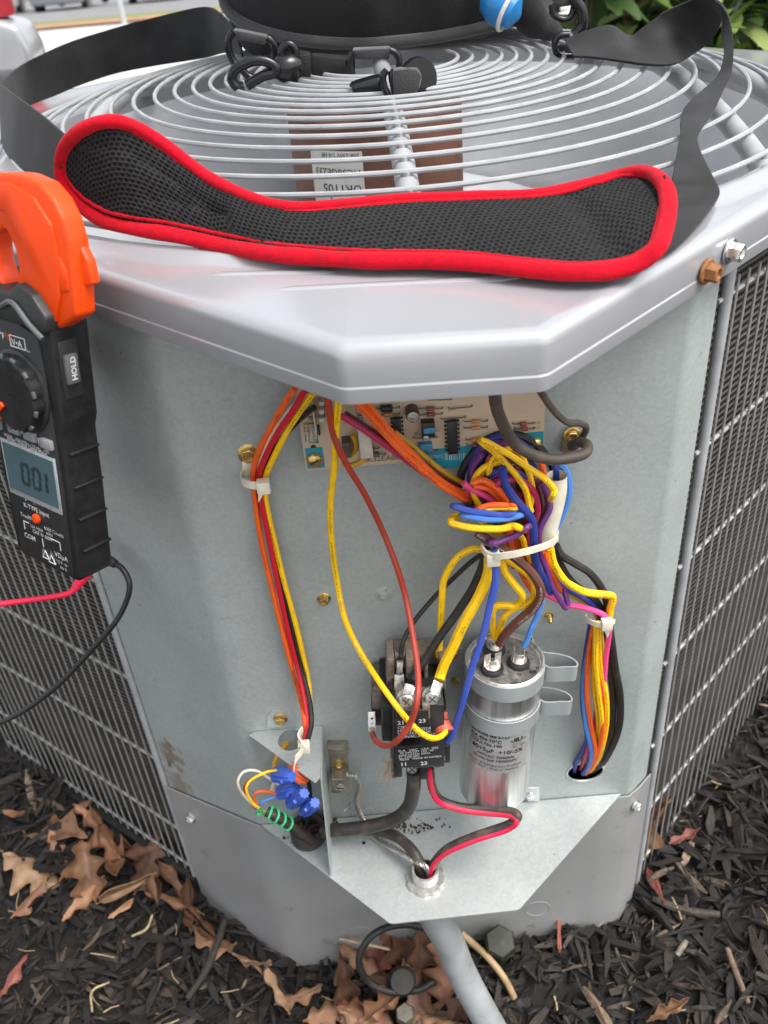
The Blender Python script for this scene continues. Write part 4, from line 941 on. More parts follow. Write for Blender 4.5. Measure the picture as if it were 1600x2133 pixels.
# ground lug on the panel
GL = thing('ground_lug', at(708, 1630, 0), 'tarnished metal ground lug with a slotted screw beside the bracket', 'lug')
M_lug = pm('tarnished_tin', (.33, .30, .24), .45, .75, .25, 160, .12, dirt=(86, 66, 46), ds=60, dt=.58)
mk('lug_plate', pxbox(688, 1563, 725, 1612, -.004, -.0002), M_lug, GL, bevel=.0006)
mk('lug_lip', pxbox(683, 1561, 725, 1570, -.010, -.0002), M_lug, GL, bevel=.0008)
mk('lug_barrel', pxbox(690, 1624, 727, 1654, -.016, -.0002), M_lug, GL, bevel=.001)
hexbolt(at(706, 1591, -.004), (0, -1, 0), .0060, .0025, M_brass, GL, 'lug_screw')
p = at(708, 1640, -.016); mk('clamp_screw', lathe([(.0042, -.001), (.0040, .0008), (.0005, .0010)], p, (0, -1, 0), 20), M_zinc, GL)
mk('screw_slot', obox(p + V((0, -.001, 0)), (1, 0, -.3), Yv, (.3, 0, 1), .0034, .0003, .0004), M_black, GL)

# cable ties
def tie(label, pts, w, head, hs=.0042, tail=None, closed=False):
    T = thing('cable_tie', head, label, 'cable tie')
    sp = spline(pts, n=8)
    rows = [[p - Z * w / 2 * .98, p + Z * w / 2] for p in sp]
    mk('band', sheet(rows), M_nylon, T, solid=.0012)
    mk('head', obox(head, X, Yv, Z, hs, hs * .8, hs * 1.05), M_nylon, T, bevel=.0008)
    if tail: mk('tail', prism([tail[0] + X * .0022, tail[0] - X * .0022, tail[1]], (0, .0012, 0)), M_nylon, T)
    return T
h1 = at(549, 1013, -.022)
t_ = tie('milky cable tie round the left bundle, under a yellow screw', [at(506, 985, -.002), at(503, 1000, -.012), at(515, 1008, -.020), at(535, 1012, -.023), at(552, 1012, -.021), at(560, 1006, -.006)], .0052, h1, .0040, (at(546, 1022, -.022), at(538, 1048, -.022)))
mk('mount_tab', prism([at(504, 962, -.003), at(526, 962, -.003), at(524, 992, -.003), at(505, 992, -.003)], (0, .0022, 0)), M_nylon, t_, bevel=.0005)
hexbolt(at(518, 945, 0), (0, -1, 0), .0085, .0045, M_brass, panel, 'panel_screw', rot=.2)
h2 = at(1027, 1163, -.052)
tie('large milky cable tie cinching the tangle of wires', [at(1006, 1118, -.020), at(1004, 1140, -.046), at(1022, 1158, -.054), at(1060, 1156, -.058), at(1100, 1148, -.056), at(1138, 1136, -.046), at(1160, 1122, -.030), at(1162, 1108, -.014)], .0046, h2, .0042, (at(1030, 1180, -.052), at(1031, 1200, -.05)))
h3 = at(1264, 1300, -.032)
tie('milky cable tie at the top of the right bundle', [at(1224, 1278, -.010), at(1222, 1290, -.022), at(1240, 1299, -.030), at(1262, 1301, -.031), at(1280, 1294, -.016)], .0042, h3, .0038, (at(1266, 1314, -.032), at(1266, 1330, -.03)))
h4 = at(634, 1556, -.044)
tie('yellowed cable tie knotted over the bracket hole', [at(630, 1518, -.040), at(622, 1535, -.046), at(630, 1552, -.050), at(628, 1566, -.052), at(616, 1582, -.056), at(612, 1604, -.056)], .0048, h4, .0042)

# low voltage side: wire nuts, thin wires and cable
M_nut = pm('blue_wire_nut', (.045, .11, .50), .45, 0, .12, 200)
M_nutO = pm('orange_wire_nut', (.62, .10, .03), .42, 0, .12, 200)
def wirenut(a, b, r, mat, label):
    a, b = V(a), V(b); n_ = (b - a).normalized(); h = (b - a).length
    prof_ = [(r * .95, 0), (r * 1.02, h * .12), (r, h * .5), (r * .86, h * .92), (r * .70, h)]
    x_, y_, _n = frame(n_); g = G(); seg = 32; rs = []
    for pr, hh in prof_:
        ring = []
        for k in range(seg):
            an = 2 * math.pi * k / seg; rr = pr * (1 - (.20 if (k // 2) % 2 else 0) * (1 if 0.1 < hh / h < 1.1 else .2)); g.v.append(a + n_ * hh + (x_ * math.cos(an) + y_ * math.sin(an)) * rr); g.u.append((k / seg, hh)); ring.append(len(g.v) - 1)
        rs.append(ring)
    for A, B in zip(rs, rs[1:]):
        for k in range(seg): g.f.append((A[k], A[(k + 1) % seg], B[(k + 1) % seg], B[k]))
    g.f.append(tuple(rs[-1])); g.f.append(tuple(reversed(rs[0])))
    g += obox(a + n_ * h * .4, x_, y_, n_, r * 1.25, r * .25, h * .3)
    return mk('wire_nut', g, mat, label=label, cat='wire nut')
wirenut(at(576, 1612, -.034), at(609, 1618, -.046), .0058, M_nut, 'topmost blue wire nut below the bracket')
wirenut(at(585, 1650, -.032), at(618, 1640, -.040), .0058, M_nut, 'blue wire nut second from the top of the row below the bracket')
wirenut(at(608, 1672, -.040), at(634, 1652, -.052), .0056, M_nut, 'blue wire nut with its ribbed end turned out, third in the row')
wirenut(at(636, 1688, -.044), at(656, 1672, -.056), .0054, M_nut, 'lowest blue wire nut, beside the bracket wall')
wirenut(at(604, 1600, -.038), at(640, 1624, -.040), .0056, M_nutO, 'orange wire nut tucked under the bracket')
th = .00105
wire('white', [(580, 1634, -.034), (562, 1622), (535, 1607, -.040), (508, 1608), (496, 1628, -.044), (504, 1652), (525, 1675), (548, 1692, -.040)], 'thin white wire looping far left of the wire nuts', r=th)
wire('yellow', [(578, 1604, -.036), (552, 1610, -.044), (522, 1626), (514, 1645, -.048), (528, 1672), (556, 1694, -.042)], 'thin yellow wire arching to the topmost blue wire nut', r=th)
wire('red', [(540, 1614, -.034), (516, 1628, -.036), (510, 1648), (528, 1680), (552, 1696, -.036)], 'thin red wire beside the thin yellow arch', r=th)
wire('orange', [(588, 1658, -.034), (560, 1650), (534, 1650, -.038), (528, 1662), (545, 1690, -.038)], 'thin orange wire to the second blue wire nut', r=th)
wire('sky', [(598, 1660, -.034), (570, 1662), (545, 1672, -.038), (541, 1684), (552, 1696, -.038)], 'thin blue wire below the thin orange one', r=th * .9)
wire('gold', [(600, 1545, .0), (578, 1575, -.006), (572, 1600), (585, 1615, -.02)], 'brownish wire curling behind the bracket hole', r=.0022)
wire('white', [(580, 1618, -.012), (568, 1640, -.012), (572, 1648), (585, 1646, -.014)], 'pale wire stub curled behind the blue wire nuts', r=.0016)
wire('black', [(642, 1620, -.020), (645, 1650), (645, 1690, -.014), (640, 1720)], 'black wire dropping behind the lowest wire nut', r=.0017)
CB = thing('thermostat_cable', at(640, 1745, -.036), 'brown thermostat cable rising from the black bushing, bound with green wire', 'cable')
cpts = spline([at(652, 1752, -.036), at(625, 1735, -.040), at(600, 1715, -.044), at(575, 1700, -.046), at(556, 1690, -.044)], n=6)
mk('cable_jacket', tube(cpts, .0040, 12), pm('brown_jacket', (.035, .024, .019), .6, 0, .3, 200), CB)
g = []
for i in range(60):
    t = i / 59; k = 11 + t * 12.5; p = cpts[int(k)].lerp(cpts[min(int(k) + 1, len(cpts) - 1)], k % 1); tt = (cpts[min(int(k) + 1, len(cpts) - 1)] - cpts[int(k) - 1]).normalized()
    u_ = tt.cross(Yv).normalized(); v_ = tt.cross(u_); a = t * 6.283 * 4; rr = .0049 + (.001 if t > .8 else 0); g.append(p + (u_ * math.cos(a) + v_ * math.sin(a)) * rr)
g += [at(545, 1684, -.05), at(535, 1690, -.046), at(534, 1697, -.044), at(545, 1695, -.044)]
mk('green_binding', tube(spline(g, n=2), .0009, 6), pm('green_wire', (.05, .48, .20), .4), CB)

# conduit fitting on the shelf and the grey conduit below it
CFm = pm('cast_zinc', (.52, .51, .48), .42, .75, .15, 200, .1, dirt=(120, 112, 100), ds=90, dt=.62)
CF = thing('conduit_fitting', fc, 'silver threaded conduit fitting with lock nut standing in the shelf', 'fitting')
prof_ = [(.0098, -.02)]
for k in range(7): prof_ += [(.0106, .001 + k * .0018), (.0098, .0019 + k * .0018)]
prof_ += [(.0102, .0138), (.0086, .0138), (.0084, -.01)]
mk('threaded_neck', lathe(prof_, fc, Z, 32, caps=False), CFm, CF)
g = G(); seg = 64; rs = []
for rr, hh in ((.0105, .0042), (.0150, .0042), (.0155, .0030), (.0155, .0004), (.0105, .0004)):
    ring = []
    for k in range(seg):
        a = 2 * math.pi * k / seg; notch = .0010 if (k % 8) < 3 and rr > .014 else 0
        g.v.append(fc + V((math.cos(a) * (rr - notch), math.sin(a) * (rr - notch), hh))); g.u.append((k, hh)); ring.append(len(g.v) - 1)
    rs.append(ring)
for A, B in zip(rs, rs[1:]):
    for k in range(seg): g.f.append((A[k], A[(k + 1) % seg], B[(k + 1) % seg], B[k]))
mk('lock_nut', g, CFm, CF)
cdm = pm('grey_conduit', (.27, .285, .285), .5, 0, .12, 60, .1, bump=.08, bs=300, dirt=(70, 62, 54), ds=70, dt=.63)
cp = [fc + Z * -.012, fc + V((.004, .0, -.05)), at(935, 1960, -.068), at(957, 2015, -.074), at(990, 2080, -.085), at(1030, 2150, -.098), at(1075, 2220, -.11)]
CO = mk('conduit', tube(spline(cp, n=8), .0128, 24), cdm, label='smooth grey flexible conduit curving down from under the shelf', cat='conduit')

# ================================================================== clamp meter (leans on the left side of the unit)
uM = -dL; tilt = rad(10)
wM = (Z * math.cos(tilt) - nL * math.sin(tilt)).normalized(); cM = uM.cross(wM).normalized()
if cM.dot(nL) < 0: cM = -cM
OM = FL + nL * .085 + uM * -.002 + Z * .532
def ml(a, b, c=0): return OM + uM * a + wM * b + cM * c
def mpx(px, py, c=0):
    p = atp(px, py, ml(0, 0, c), cM) - OM; return p.dot(uM), p.dot(wM)
MT = thing('clamp_meter', ml(-.03, 0, -.02), 'black and orange clamp meter leaning against the left side of the air conditioner', 'clamp meter')
M_body = pm('meter_rubber', (.009, .0095, .010), .5, 0, .25, 120, .1, bump=.12, bs=1200, spec=.35)
M_face = pm('meter_face', (.017, .018, .018), .5, 0, .15, 300, .08)
M_orange = pm('orange_plastic', (.76, .058, .002), .42, 0, .05, 60, .08, bump=.05, bs=900, spec=.3)
M_btn = pm('meter_button', (.22, .22, .235), .45, 0, .08, 200)
M_greyp = pm('meter_grey', (.085, .088, .092), .5, 0, .1, 200)
# body with tapering foot and a grip swelling at the top
outl = [(-.0555, 0), (-.0035, 0), (0, .004), (.0012, .060), (.0008, .092), (.0036, .100), (.0045, .150), (.002, .158), (-.012, .166), (-.030, .158), (-.048, .166), (-.062, .158), (-.0645, .150), (-.0636, .100), (-.0608, .092), (-.0612, .060), (-.0600, .004)]
def mprism(pts, c0, c1): return prism([ml(a, b, c0) for a, b in pts], cM * (c1 - c0))
mk('body', mprism(outl, -.0235, 0), M_body, MT, bevel=.0022, seg=3)
mk('face_plate', mprism([(-.054, .003), (-.006, .003), (-.0035, .060), (-.004, .095), (-.006, .146), (-.030, .152), (-.054, .146), (-.056, .095), (-.0565, .060)], -.002, .0011), M_face, MT, bevel=.0006)
for b in (.020, .040, .060, .080, .096):
    mk('grip_rib', mprism([(.0004, b), (.0026, b + .0004), (.0026, b + .0016), (.0004, b + .002)], -.0225, -.003), M_body, MT, bevel=.0004)
mk('collar', mprism([(-.062, .150), (.005, .150), (.006, .158), (-.003, .168), (-.014, .172), (-.022, .166), (-.038, .166), (-.047, .172), (-.060, .164)], -.0225, .003), M_face, MT, bevel=.0015)
mk('collar_trim', tube(spline([ml(-.060, .163, .0045), ml(-.045, .158, .0045), ml(-.030, .158, .0045), ml(-.018, .162, .0045), ml(-.006, .153, .0045), ml(.002, .147, .0035)], n=6), .0015, 8), M_greyp, MT)
mk('hanging_magnet', mprism([(-.060, .098), (-.048, .098), (-.048, .128), (-.060, .128)], -.056, -.022), M_body, MT, bevel=.002)
# dial
dcn = (-.0265, .112)
mk('dial_ring', lathe([(.0232, 0), (.0232, .0014), (.0218, .0022), (.0005, .0022)], ml(*dcn, .0008), cM, 48), M_black, MT)
g = G(); rs = []; seg = 72
for rr, hh in ((.0214, .002), (.0212, .0075), (.0198, .0088), (.0005, .0086)):
    ring = []
    for k in range(seg):
        a = 2 * math.pi * k / seg; q = rr - (.0011 if (k % 6) < 2 and rr > .015 else 0)
        g.v.append(ml(dcn[0] + q * math.cos(a), dcn[1] + q * math.sin(a), hh)); g.u.append((k, hh)); ring.append(len(g.v) - 1)
    rs.append(ring)
for A, B in zip(rs, rs[1:]):
    for k in range(seg): g.f.append((A[k], A[(k + 1) % seg], B[(k + 1) % seg], B[k]))
dial = mk('dial', g, M_body, MT)
for k in range(12):
    a = rad(30 * k + 12); mk('dial_notch', obox(ml(dcn[0] + .0205 * math.cos(a), dcn[1] + .0205 * math.sin(a), .0078), uM * math.cos(a) + wM * math.sin(a), -uM * math.sin(a) + wM * math.cos(a), cM, .0013, .0019, .0009), M_greyp, dial, bevel=.0005)
da = rad(222)
mk('pointer', obox(ml(dcn[0] + .0145 * math.cos(da), dcn[1] + .0145 * math.sin(da), .0092), uM * math.cos(da) + wM * math.sin(da), -uM * math.sin(da) + wM * math.cos(da), cM, .0045, .0017, .0007), M_orange, dial, bevel=.0006)
# buttons
for i, (px, py) in enumerate(((-8, 882), (30, 893), (63, 908), (97, 925))):
    a, b = mpx(px, py, .002); mk('push_button', obox(ml(a, b, .0018), uM, wM, cM, .0050, .0029, .0016), M_btn, MT, bevel=.0009)
a, b = mpx(-4, 860, .002); mk('mode_button', obox(ml(a, b, .0018), uM, wM, cM, .0045, .003, .0016), M_orange, MT, bevel=.0009)
# hold key on the right flank
hk = mk('hold_key', prism([ml(.0040, .121, -.0045), ml(.0040, .137, -.0045), ml(.0040, .137, -.0125), ml(.0040, .121, -.0125)], uM * .0032), M_greyp, MT, bevel=.0012)
text('HOLD', .0046, ml(.0074, .1232, -.0102), wM, -cM * -1, M_white, hk, bold=.0001)
mk('key_recess', prism([ml(.0030, .113, -.003), ml(.0030, .144, -.003), ml(.0030, .144, -.0145), ml(.0030, .113, -.0145)], uM * .0018), M_black, MT, bevel=.0005)
# display
la0, la1, lb0, lb1 = -.0535, -.0075, .046, .0765
mk('display_bezel', mprism([(la0 - .001, lb0 - .0025), (la1 + .001, lb0 - .0025), (la1 + .0015, lb1 + .0015), (la0 - .0015, lb1 + .0015)], .0006, .0016), pm('bezel_silver', (.40, .42, .43), .3, .3, .05, 200), MT, bevel=.0003)
lcd = mk('display', mprism([(la0 + .001, lb0 + .0012), (la1 - .0008, lb0 + .0012), (la1 - .0004, lb1 - .0004), (la0 + .0006, lb1 - .0004)], .001, .0020), pm('lcd_glass', (.062, .112, .128), .12, 0, .08, 60, .03, coat=.5), MT)
M_lcd = pm('lcd_segment', (.020, .036, .043), .3)
SEG = {'0': 'abcdef', '1': 'bc'}
def digit(ch, a, b, h, w_):
    t = .0011; g = G()
    S_ = dict(a=(a, b + h, a + w_, b + h), d=(a, b, a + w_, b), g=(a, b + h / 2, a + w_, b + h / 2), f=(a, b + h / 2, a, b + h), e=(a, b, a, b + h / 2), b=(a + w_, b + h / 2, a + w_, b + h), c=(a + w_, b, a + w_, b + h / 2))
    for k in SEG[ch]:
        p, q, r, s_ = S_[k]; hx = abs(r - p) / 2 + (t if p == r else -t * .3); hy = abs(s_ - q) / 2 + (t if q == s_ else -t * .3)
        if p == r: hx = t
        if q == s_: hy = t
        sk = .12 * ((q + s_) / 2 - b)
        g += obox(ml((p + r) / 2 + sk, (q + s_) / 2, .00215), uM, wM, cM, hx, hy, .0001)
    return g
for ch, a in (('0', -.0385), ('0', -.0285), ('1', -.0225)): mk('display_digit', digit(ch, a, .0545, .0125, .0060), M_lcd, lcd, smooth=False)
# printing on the face
def mtx(s_, a, b, sz, mat=M_white, rot=0, **k):
    u_ = uM * math.cos(rot) + wM * math.sin(rot); v_ = -uM * math.sin(rot) + wM * math.cos(rot)
    text(s_, sz, ml(a, b, .0013), u_, v_, mat, MT, **k)
mtx('OFF', -.0235, .0835, .0052, bold=.00008); mtx('V', -.0395, .0905, .0056, bold=.00008); mtx('~', -.0358, .0910, .0050); mtx('—', -.0358, .0895, .0040, M_orange)
mtx('°F', -.0385, .1390, .0050, bold=.00008); mtx('°C', -.0338, .1392, .0050, M_orange, bold=.00008); mtx('V•A', -.0285, .1372, .0054, bold=.00008); mtx('~', -.0165, .135, .0050)
g = G()
for p, q in (((-.0295, .1365), (-.0170, .1365)), ((-.0170, .1365), (-.0170, .1425)), ((-.0170, .1425), (-.0295, .1425)), ((-.0295, .1425), (-.0295, .1365))): g += tube([ml(*p, .0013), ml(*q, .0013)], .0003, 4)
mk('printed_frame', g, M_white, MT)
mtx('A~', -.0535, .112, .0050); mtx('Hz%', -.0525, .128, .0045)
mtx('MODE     MAX/MIN    InRush     •REL', -.0505, .0800, .0026); mtx('HVAC Digital Clamp Meter', -.0480, .0782, .0032, bold=.00003)
mtx('+      –', -.0410, .0415, .0036); mtx('K-TYPE Input', -.0430, .0375, .0042, bold=.00005)
mtx('TrueRMS', -.0480, .0300, .0036); mtx('6000 Counts', -.0265, .0280, .0034); mtx('10A MAX   600V', -.0400, .0250, .0030); mtx('CAT IV 600V', -.0385, .0218, .0034, bold=.00003)
mtx('COM', -.0475, .0160, .0046, bold=.00006); mtx('⚠ ⚠', -.0330, .0105, .0046); mtx('VΩµA', -.0200, .0125, .0046, bold=.00005); mtx('°C°F ⊣⊢', -.0195, .0085, .0030); mtx('Hz %', -.0165, .0052, .0030)
g = G()
for L in ([(-.046, .0215), (-.046, .027), (-.041, .027)], [(-.030, .0205), (-.030, .0150)], [(-.022, .0235), (-.0135, .0235), (-.0135, .0180)]):
    for p, q in zip(L, L[1:]): g += tube([ml(*p, .0012), ml(*q, .0012)], .00028, 4)
for a, b, s_ in ((-.0290, .0098, .0030), (-.0235, .0085, .0030)):
    tri = [(a - s_, b - s_ * .7), (a + s_, b - s_ * .7), (a, b + s_)]
    for p, q in zip(tri, tri[1:] + tri[:1]): g += tube([ml(*p, .0013), ml(*q, .0013)], .00035, 4)
mk('printed_lines', g, M_white, MT)
mk('probe_socket', lathe([(.0030, 0), (.0030, .0018), (.0022, .0026), (.0004, .0027)], ml(-.0315, .0335, .0008), cM, 20), M_orange, MT)
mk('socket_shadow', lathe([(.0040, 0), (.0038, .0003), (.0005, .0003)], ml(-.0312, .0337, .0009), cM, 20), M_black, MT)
# jaws: right jaw outline from the photograph, on the meter's own plane
jaw_px = [(110, 692), (160, 660), (156, 612), (150, 560), (143, 505), (128, 455), (108, 415), (80, 382), (40, 364), (0, 360), (-40, 366), (-44, 400), (-40, 466), (-10, 464), (14, 484), (30, 520), (37, 560), (34, 590), (38, 618), (60, 648)]
ja = [mpx(px, py, -.004) for px, py in jaw_px]
o = mk('jaw', mprism(ja, -.0165, -.004), M_orange, MT, bevel=.0022, seg=3)
mk('jaw_ridge', mprism([mpx(px, py, -.003) for px, py in ((46, 640), (54, 560), (44, 500), (8, 440), (-30, 430), (-30, 380), (20, 380), (70, 410), (108, 470), (122, 540), (126, 620), (118, 672))], -.006, -.0022), M_orange, MT, bevel=.0012, seg=2)
# the other jaw closes the ring from the far side (left of the view)
cxm = -.030
ja2 = [(2 * cxm - a - .002, b - .0015) for a, b in ja]
mk('jaw', mprism(list(reversed(ja2)), -.017, -.0045), pm('far_jaw_orange', (.80, .07, .012), .4, 0, .05, 60), MT, bevel=.0022, seg=3)  # plain orange plastic, a touch paler than the right jaw
tr = [mpx(px, py, -.006) for px, py in ((96, 520), (122, 500), (146, 506), (168, 548), (178, 596), (150, 604), (140, 612), (112, 610), (104, 590), (110, 560))]
mk('trigger', mprism(tr, -.0155, -.010), M_orange, MT, bevel=.0012)
tr2 = [mpx(px, py, -.004) for px, py in ((90, 516), (104, 508), (128, 540), (142, 572), (146, 608), (116, 612), (106, 596), (112, 566))]
mk('trigger_guard', mprism(tr2, -.010, -.003), M_orange, MT, bevel=.0012)
# test leads
def lead(c, pts, r, label):
    P = []
    idx = [i for i, p in enumerate(pts) if len(p) == 3]
    for i, p in enumerate(pts):
        a = max(k for k in idx if k <= i); nb = [k for k in idx if k >= i]; b = nb[0] if nb else a
        t = 0 if a == b else (i - a) / (b - a); P.append(at(p[0], p[1], pts[a][2] * (1 - t) + pts[b][2] * t))
    return P
redP = lead('lead', [(178, 1192, .012), (166, 1212), (146, 1234, .004), (110, 1243), (60, 1250, -.004), (0, 1258), (-60, 1266, -.012), (-160, 1290, -.02)], 0, '')
RLd = thing('test_lead', redP[0], 'red test lead plugged into the bottom of the clamp meter', 'test lead')
sp_ = spline(redP, n=8); mk('lead_wire', tube(sp_, .0020, 12), wm('lead'), RLd)
rs_ = []
bp_ = spline([redP[0] + (redP[0] - redP[1]) * .5] + redP[:4], n=10)
mk('strain_relief', tube(bp_[:28], [(.0060 - .0036 * i / 27) * (1 + (.10 if i > 8 and i % 3 == 0 else 0)) for i in range(28)], 16), wm('lead'), RLd)
blkP = lead('black', [(206, 1162, .040), (232, 1170, .036), (256, 1186), (270, 1218, .024), (262, 1256), (236, 1302, .018), (180, 1366), (120, 1428, .016), (60, 1474), (0, 1506, .018), (-80, 1540), (-200, 1580, .03)], 0, '')
BLd = thing('test_lead', blkP[0], 'black test lead hanging in an arc from the clamp meter across the coil guard', 'test lead')
mk('lead_wire', tube(spline(blkP, n=8), .0021, 12), wire_mat('wire_testblack', (30, 31, 34), None, .28, .03), BLd)
mk('strain_relief', tube(spline(blkP[:3], n=8)[:12], [.0052 - .0022 * i / 11 for i in range(12)], 14), M_black, BLd)

# ================================================================== padded shoulder strap
def mesh_fabric():
    mt, n, l, b = nodes('spacer_mesh')
    tc = n.new('ShaderNodeTexCoord'); mp_ = n.new('ShaderNodeMapping'); mp_.inputs['Scale'].default_value = (300, 390, 1); l.new(tc.outputs['UV'], mp_.inputs[0])
    sx = n.new('ShaderNodeSeparateXYZ'); l.new(mp_.outputs[0], sx.inputs[0])
    fl = n.new('ShaderNodeMath'); fl.operation = 'FLOOR'; l.new(sx.outputs[1], fl.inputs[0])
    hf = n.new('ShaderNodeMath'); hf.operation = 'MULTIPLY_ADD'; hf.inputs[1].default_value = .5; l.new(fl.outputs[0], hf.inputs[0]); l.new(sx.outputs[0], hf.inputs[2])
    fx = n.new('ShaderNodeMath'); fx.operation = 'FRACT'; l.new(hf.outputs[0], fx.inputs[0]); fy = n.new('ShaderNodeMath'); fy.operation = 'FRACT'; l.new(sx.outputs[1], fy.inputs[0])
    cb = n.new('ShaderNodeCombineXYZ'); l.new(fx.outputs[0], cb.inputs[0]); l.new(fy.outputs[0], cb.inputs[1])
    ds_ = n.new('ShaderNodeVectorMath'); ds_.operation = 'DISTANCE'; ds_.inputs[1].default_value = (.5, .5, 0); l.new(cb.outputs[0], ds_.inputs[0])
    nz = n.new('ShaderNodeTexNoise'); nz.inputs['Scale'].default_value = 240; l.new(tc.outputs['Object'], nz.inputs['Vector'])
    wb = n.new('ShaderNodeMath'); wb.operation = 'MULTIPLY_ADD'; wb.inputs[1].default_value = .35; l.new(nz.outputs[0], wb.inputs[0]); l.new(ds_.outputs['Value'], wb.inputs[2])
    cr_ = n.new('ShaderNodeValToRGB'); e = cr_.color_ramp.elements; e[0].position = .40; e[0].color = (.004, .004, .004, 1); e[1].position = .56; e[1].color = (.026, .026, .027, 1)
    l.new(wb.outputs[0], cr_.inputs[0]); l.new(cr_.outputs[0], b.inputs['Base Color'])
    bp = n.new('ShaderNodeBump'); bp.inputs['Strength'].default_value = 1; bp.inputs['Distance'].default_value = .0016; l.new(wb.outputs[0], bp.inputs['Height']); l.new(bp.outputs[0], b.inputs['Normal'])
    setp(b, Roughness=.9, Specular_IOR_Level=.2); return mt
M_mesh = mesh_fabric()
def felt():
    mt = pm('red_binding', (.50, .002, .014), .9, 0, .18, 220, .08, bump=.5, bs=1400, sheen=.06, spec=.15); return mt
M_red = felt()
def web():
    mt, n, l, b = nodes('black_webbing')
    tc = n.new('ShaderNodeTexCoord'); mp_ = n.new('ShaderNodeMapping'); mp_.inputs['Scale'].default_value = (900, 700, 1); l.new(tc.outputs['UV'], mp_.inputs[0])
    wv = n.new('ShaderNodeTexChecker'); wv.inputs['Scale'].default_value = 1; l.new(mp_.outputs[0], wv.inputs['Vector'])
    nz = n.new('ShaderNodeTexNoise'); nz.inputs['Scale'].default_value = 30; nz.inputs['Detail'].default_value = 5; l.new(tc.outputs['UV'], nz.inputs['Vector'])
    mr = n.new('ShaderNodeMapRange'); mr.inputs[1].default_value = .3; mr.inputs[2].default_value = .75; mr.inputs[3].default_value = .012; mr.inputs[4].default_value = .032; l.new(nz.outputs[0], mr.inputs[0])
    l.new(mr.outputs[0], b.inputs['Base Color'])
    bp = n.new('ShaderNodeBump'); bp.inputs['Strength'].default_value = .35; bp.inputs['Distance'].default_value = .0006; l.new(wv.outputs['Fac'], bp.inputs['Height']); l.new(bp.outputs[0], b.inputs['Normal'])
    setp(b, Roughness=.66, Sheen_Weight=.08, Sheen_Roughness=.4, Specular_IOR_Level=.25); return mt
M_web = web()
def zsurf(x, y):
    r = math.hypot(x - CC.x, y - CC.y); return gzr(r) + .0025 if r < RG + .003 else ZT
def onguard(px, py, off):
    d = ray(px, py); t = .15
    while t < 2:
        p = CAM + d * t
        if p.z <= zsurf(p.x, p.y) + off: break
        t += .0004
    return p
# outline of the pad: px, py, height above the guard
up = [(126, 352, .020), (138, 302, .038), (178, 266, .048), (238, 252, .046), (300, 274, .036), (362, 316, .024), (430, 368, .012), (500, 404, .006), (570, 428, .003), (640, 434, .002), (760, 424, .002), (860, 416, .002), (1000, 412, .002), (1120, 407, .004), (1220, 386, .010), (1300, 364, .018), (1350, 360, .022), (1384, 380, .022)]
lo = [(126, 352, .020), (140, 392, .012), (172, 428, .006), (212, 456, .003), (272, 474, .001), (360, 488, .000), (460, 510, -.001), (560, 528, -.002), (680, 538, -.003), (780, 543, -.003), (880, 543, -.003), (980, 547, -.003), (1080, 558, -.003), (1180, 567, -.003), (1240, 566, -.002), (1310, 556, .000), (1364, 524, .006), (1386, 470, .012), (1392, 418, .018), (1384, 380, .022)]
def padpt(p): return onguard(p[0], p[1], .0075 + max(0, p[2]))
def resamp(pts, n):
    L = [0]
    for a, b in zip(pts, pts[1:]): L.append(L[-1] + (b - a).length)
    out = []; j = 0
    for i in range(n + 1):
        t = L[-1] * i / n
        while j < len(L) - 2 and L[j + 1] < t: j += 1
        out.append(pts[j].lerp(pts[j + 1], (t - L[j]) / max(1e-9, L[j + 1] - L[j])))
    return out
U = resamp(spline([padpt(p) for p in up], n=6), 70); Lw = resamp(spline([padpt(p) for p in lo], n=6), 70)
PAD = thing('shoulder_pad', V((.0, .0, .70)), 'black mesh shoulder pad with red binding lying across the front of the fan guard', 'shoulder pad')
rows = []; 
def padbulge(t, i):
    v = .004 * math.sin(math.pi * t) ** .5 if 0 < t < 1 else 0
    # stitched arrow and box dents near both ends
    return v
NJ = 16
for i in range(71):
    row = []
    for j in range(NJ + 1):
        t = j / NJ; p = U[i].lerp(Lw[i], t)
        d1 = 0
        if 4 < i < 23:   # arrow shaped seam on the left end
            k = (i - 5) / 17; 
            for s_ in (.5 + .36 * (1 - k), .5 - .36 * (1 - k)): d1 += .0046 * math.exp(-((t - s_) / .055) ** 2)
            if i in (6, 7): d1 += .002
        if 56 < i < 67 and (i in (57, 58, 65, 66)): d1 += .0034
        if 57 < i < 66: d1 += .0028 * (math.exp(-((t - .14) / .04) ** 2) + math.exp(-((t - .88) / .04) ** 2))
        row.append(p + V((0, -.25, 1)).normalized() * (padbulge(t, i) - d1 * min(1, 6 * t, 6 * (1 - t)) * .8 + .0003 * mnoise.noise((p.x * 90, p.y * 90, 1))))
    rows.append(row)
mk('mesh_panel', sheet(rows), M_mesh, PAD)
rows2 = [[U[i].lerp(Lw[i], j / 6) - V((0, -.1, 1)) * (.0065 * math.sin(math.pi * j / 6)) for j in range(7)] for i in range(71)]
mk('backing', sheet(rows2), M_web, PAD)
ring = U[1:] + list(reversed(Lw))[1:]
ring = [ring[i] for i in range(0, len(ring), 2)]
ring = spline(ring, n=4, closed=True)
rr_ = [.0044 * (1 + .10 * mnoise.noise((i * .13, 1, 5))) for i in range(len(ring))]
mk('red_edging', tube(ring, rr_, 14, closed=True, front=Z, flat=.8), M_red, PAD)
cen_ = [U[max(0, min(70, int(i)))].lerp(Lw[max(0, min(70, int(i)))], .5) for i in range(71)]
inn = []
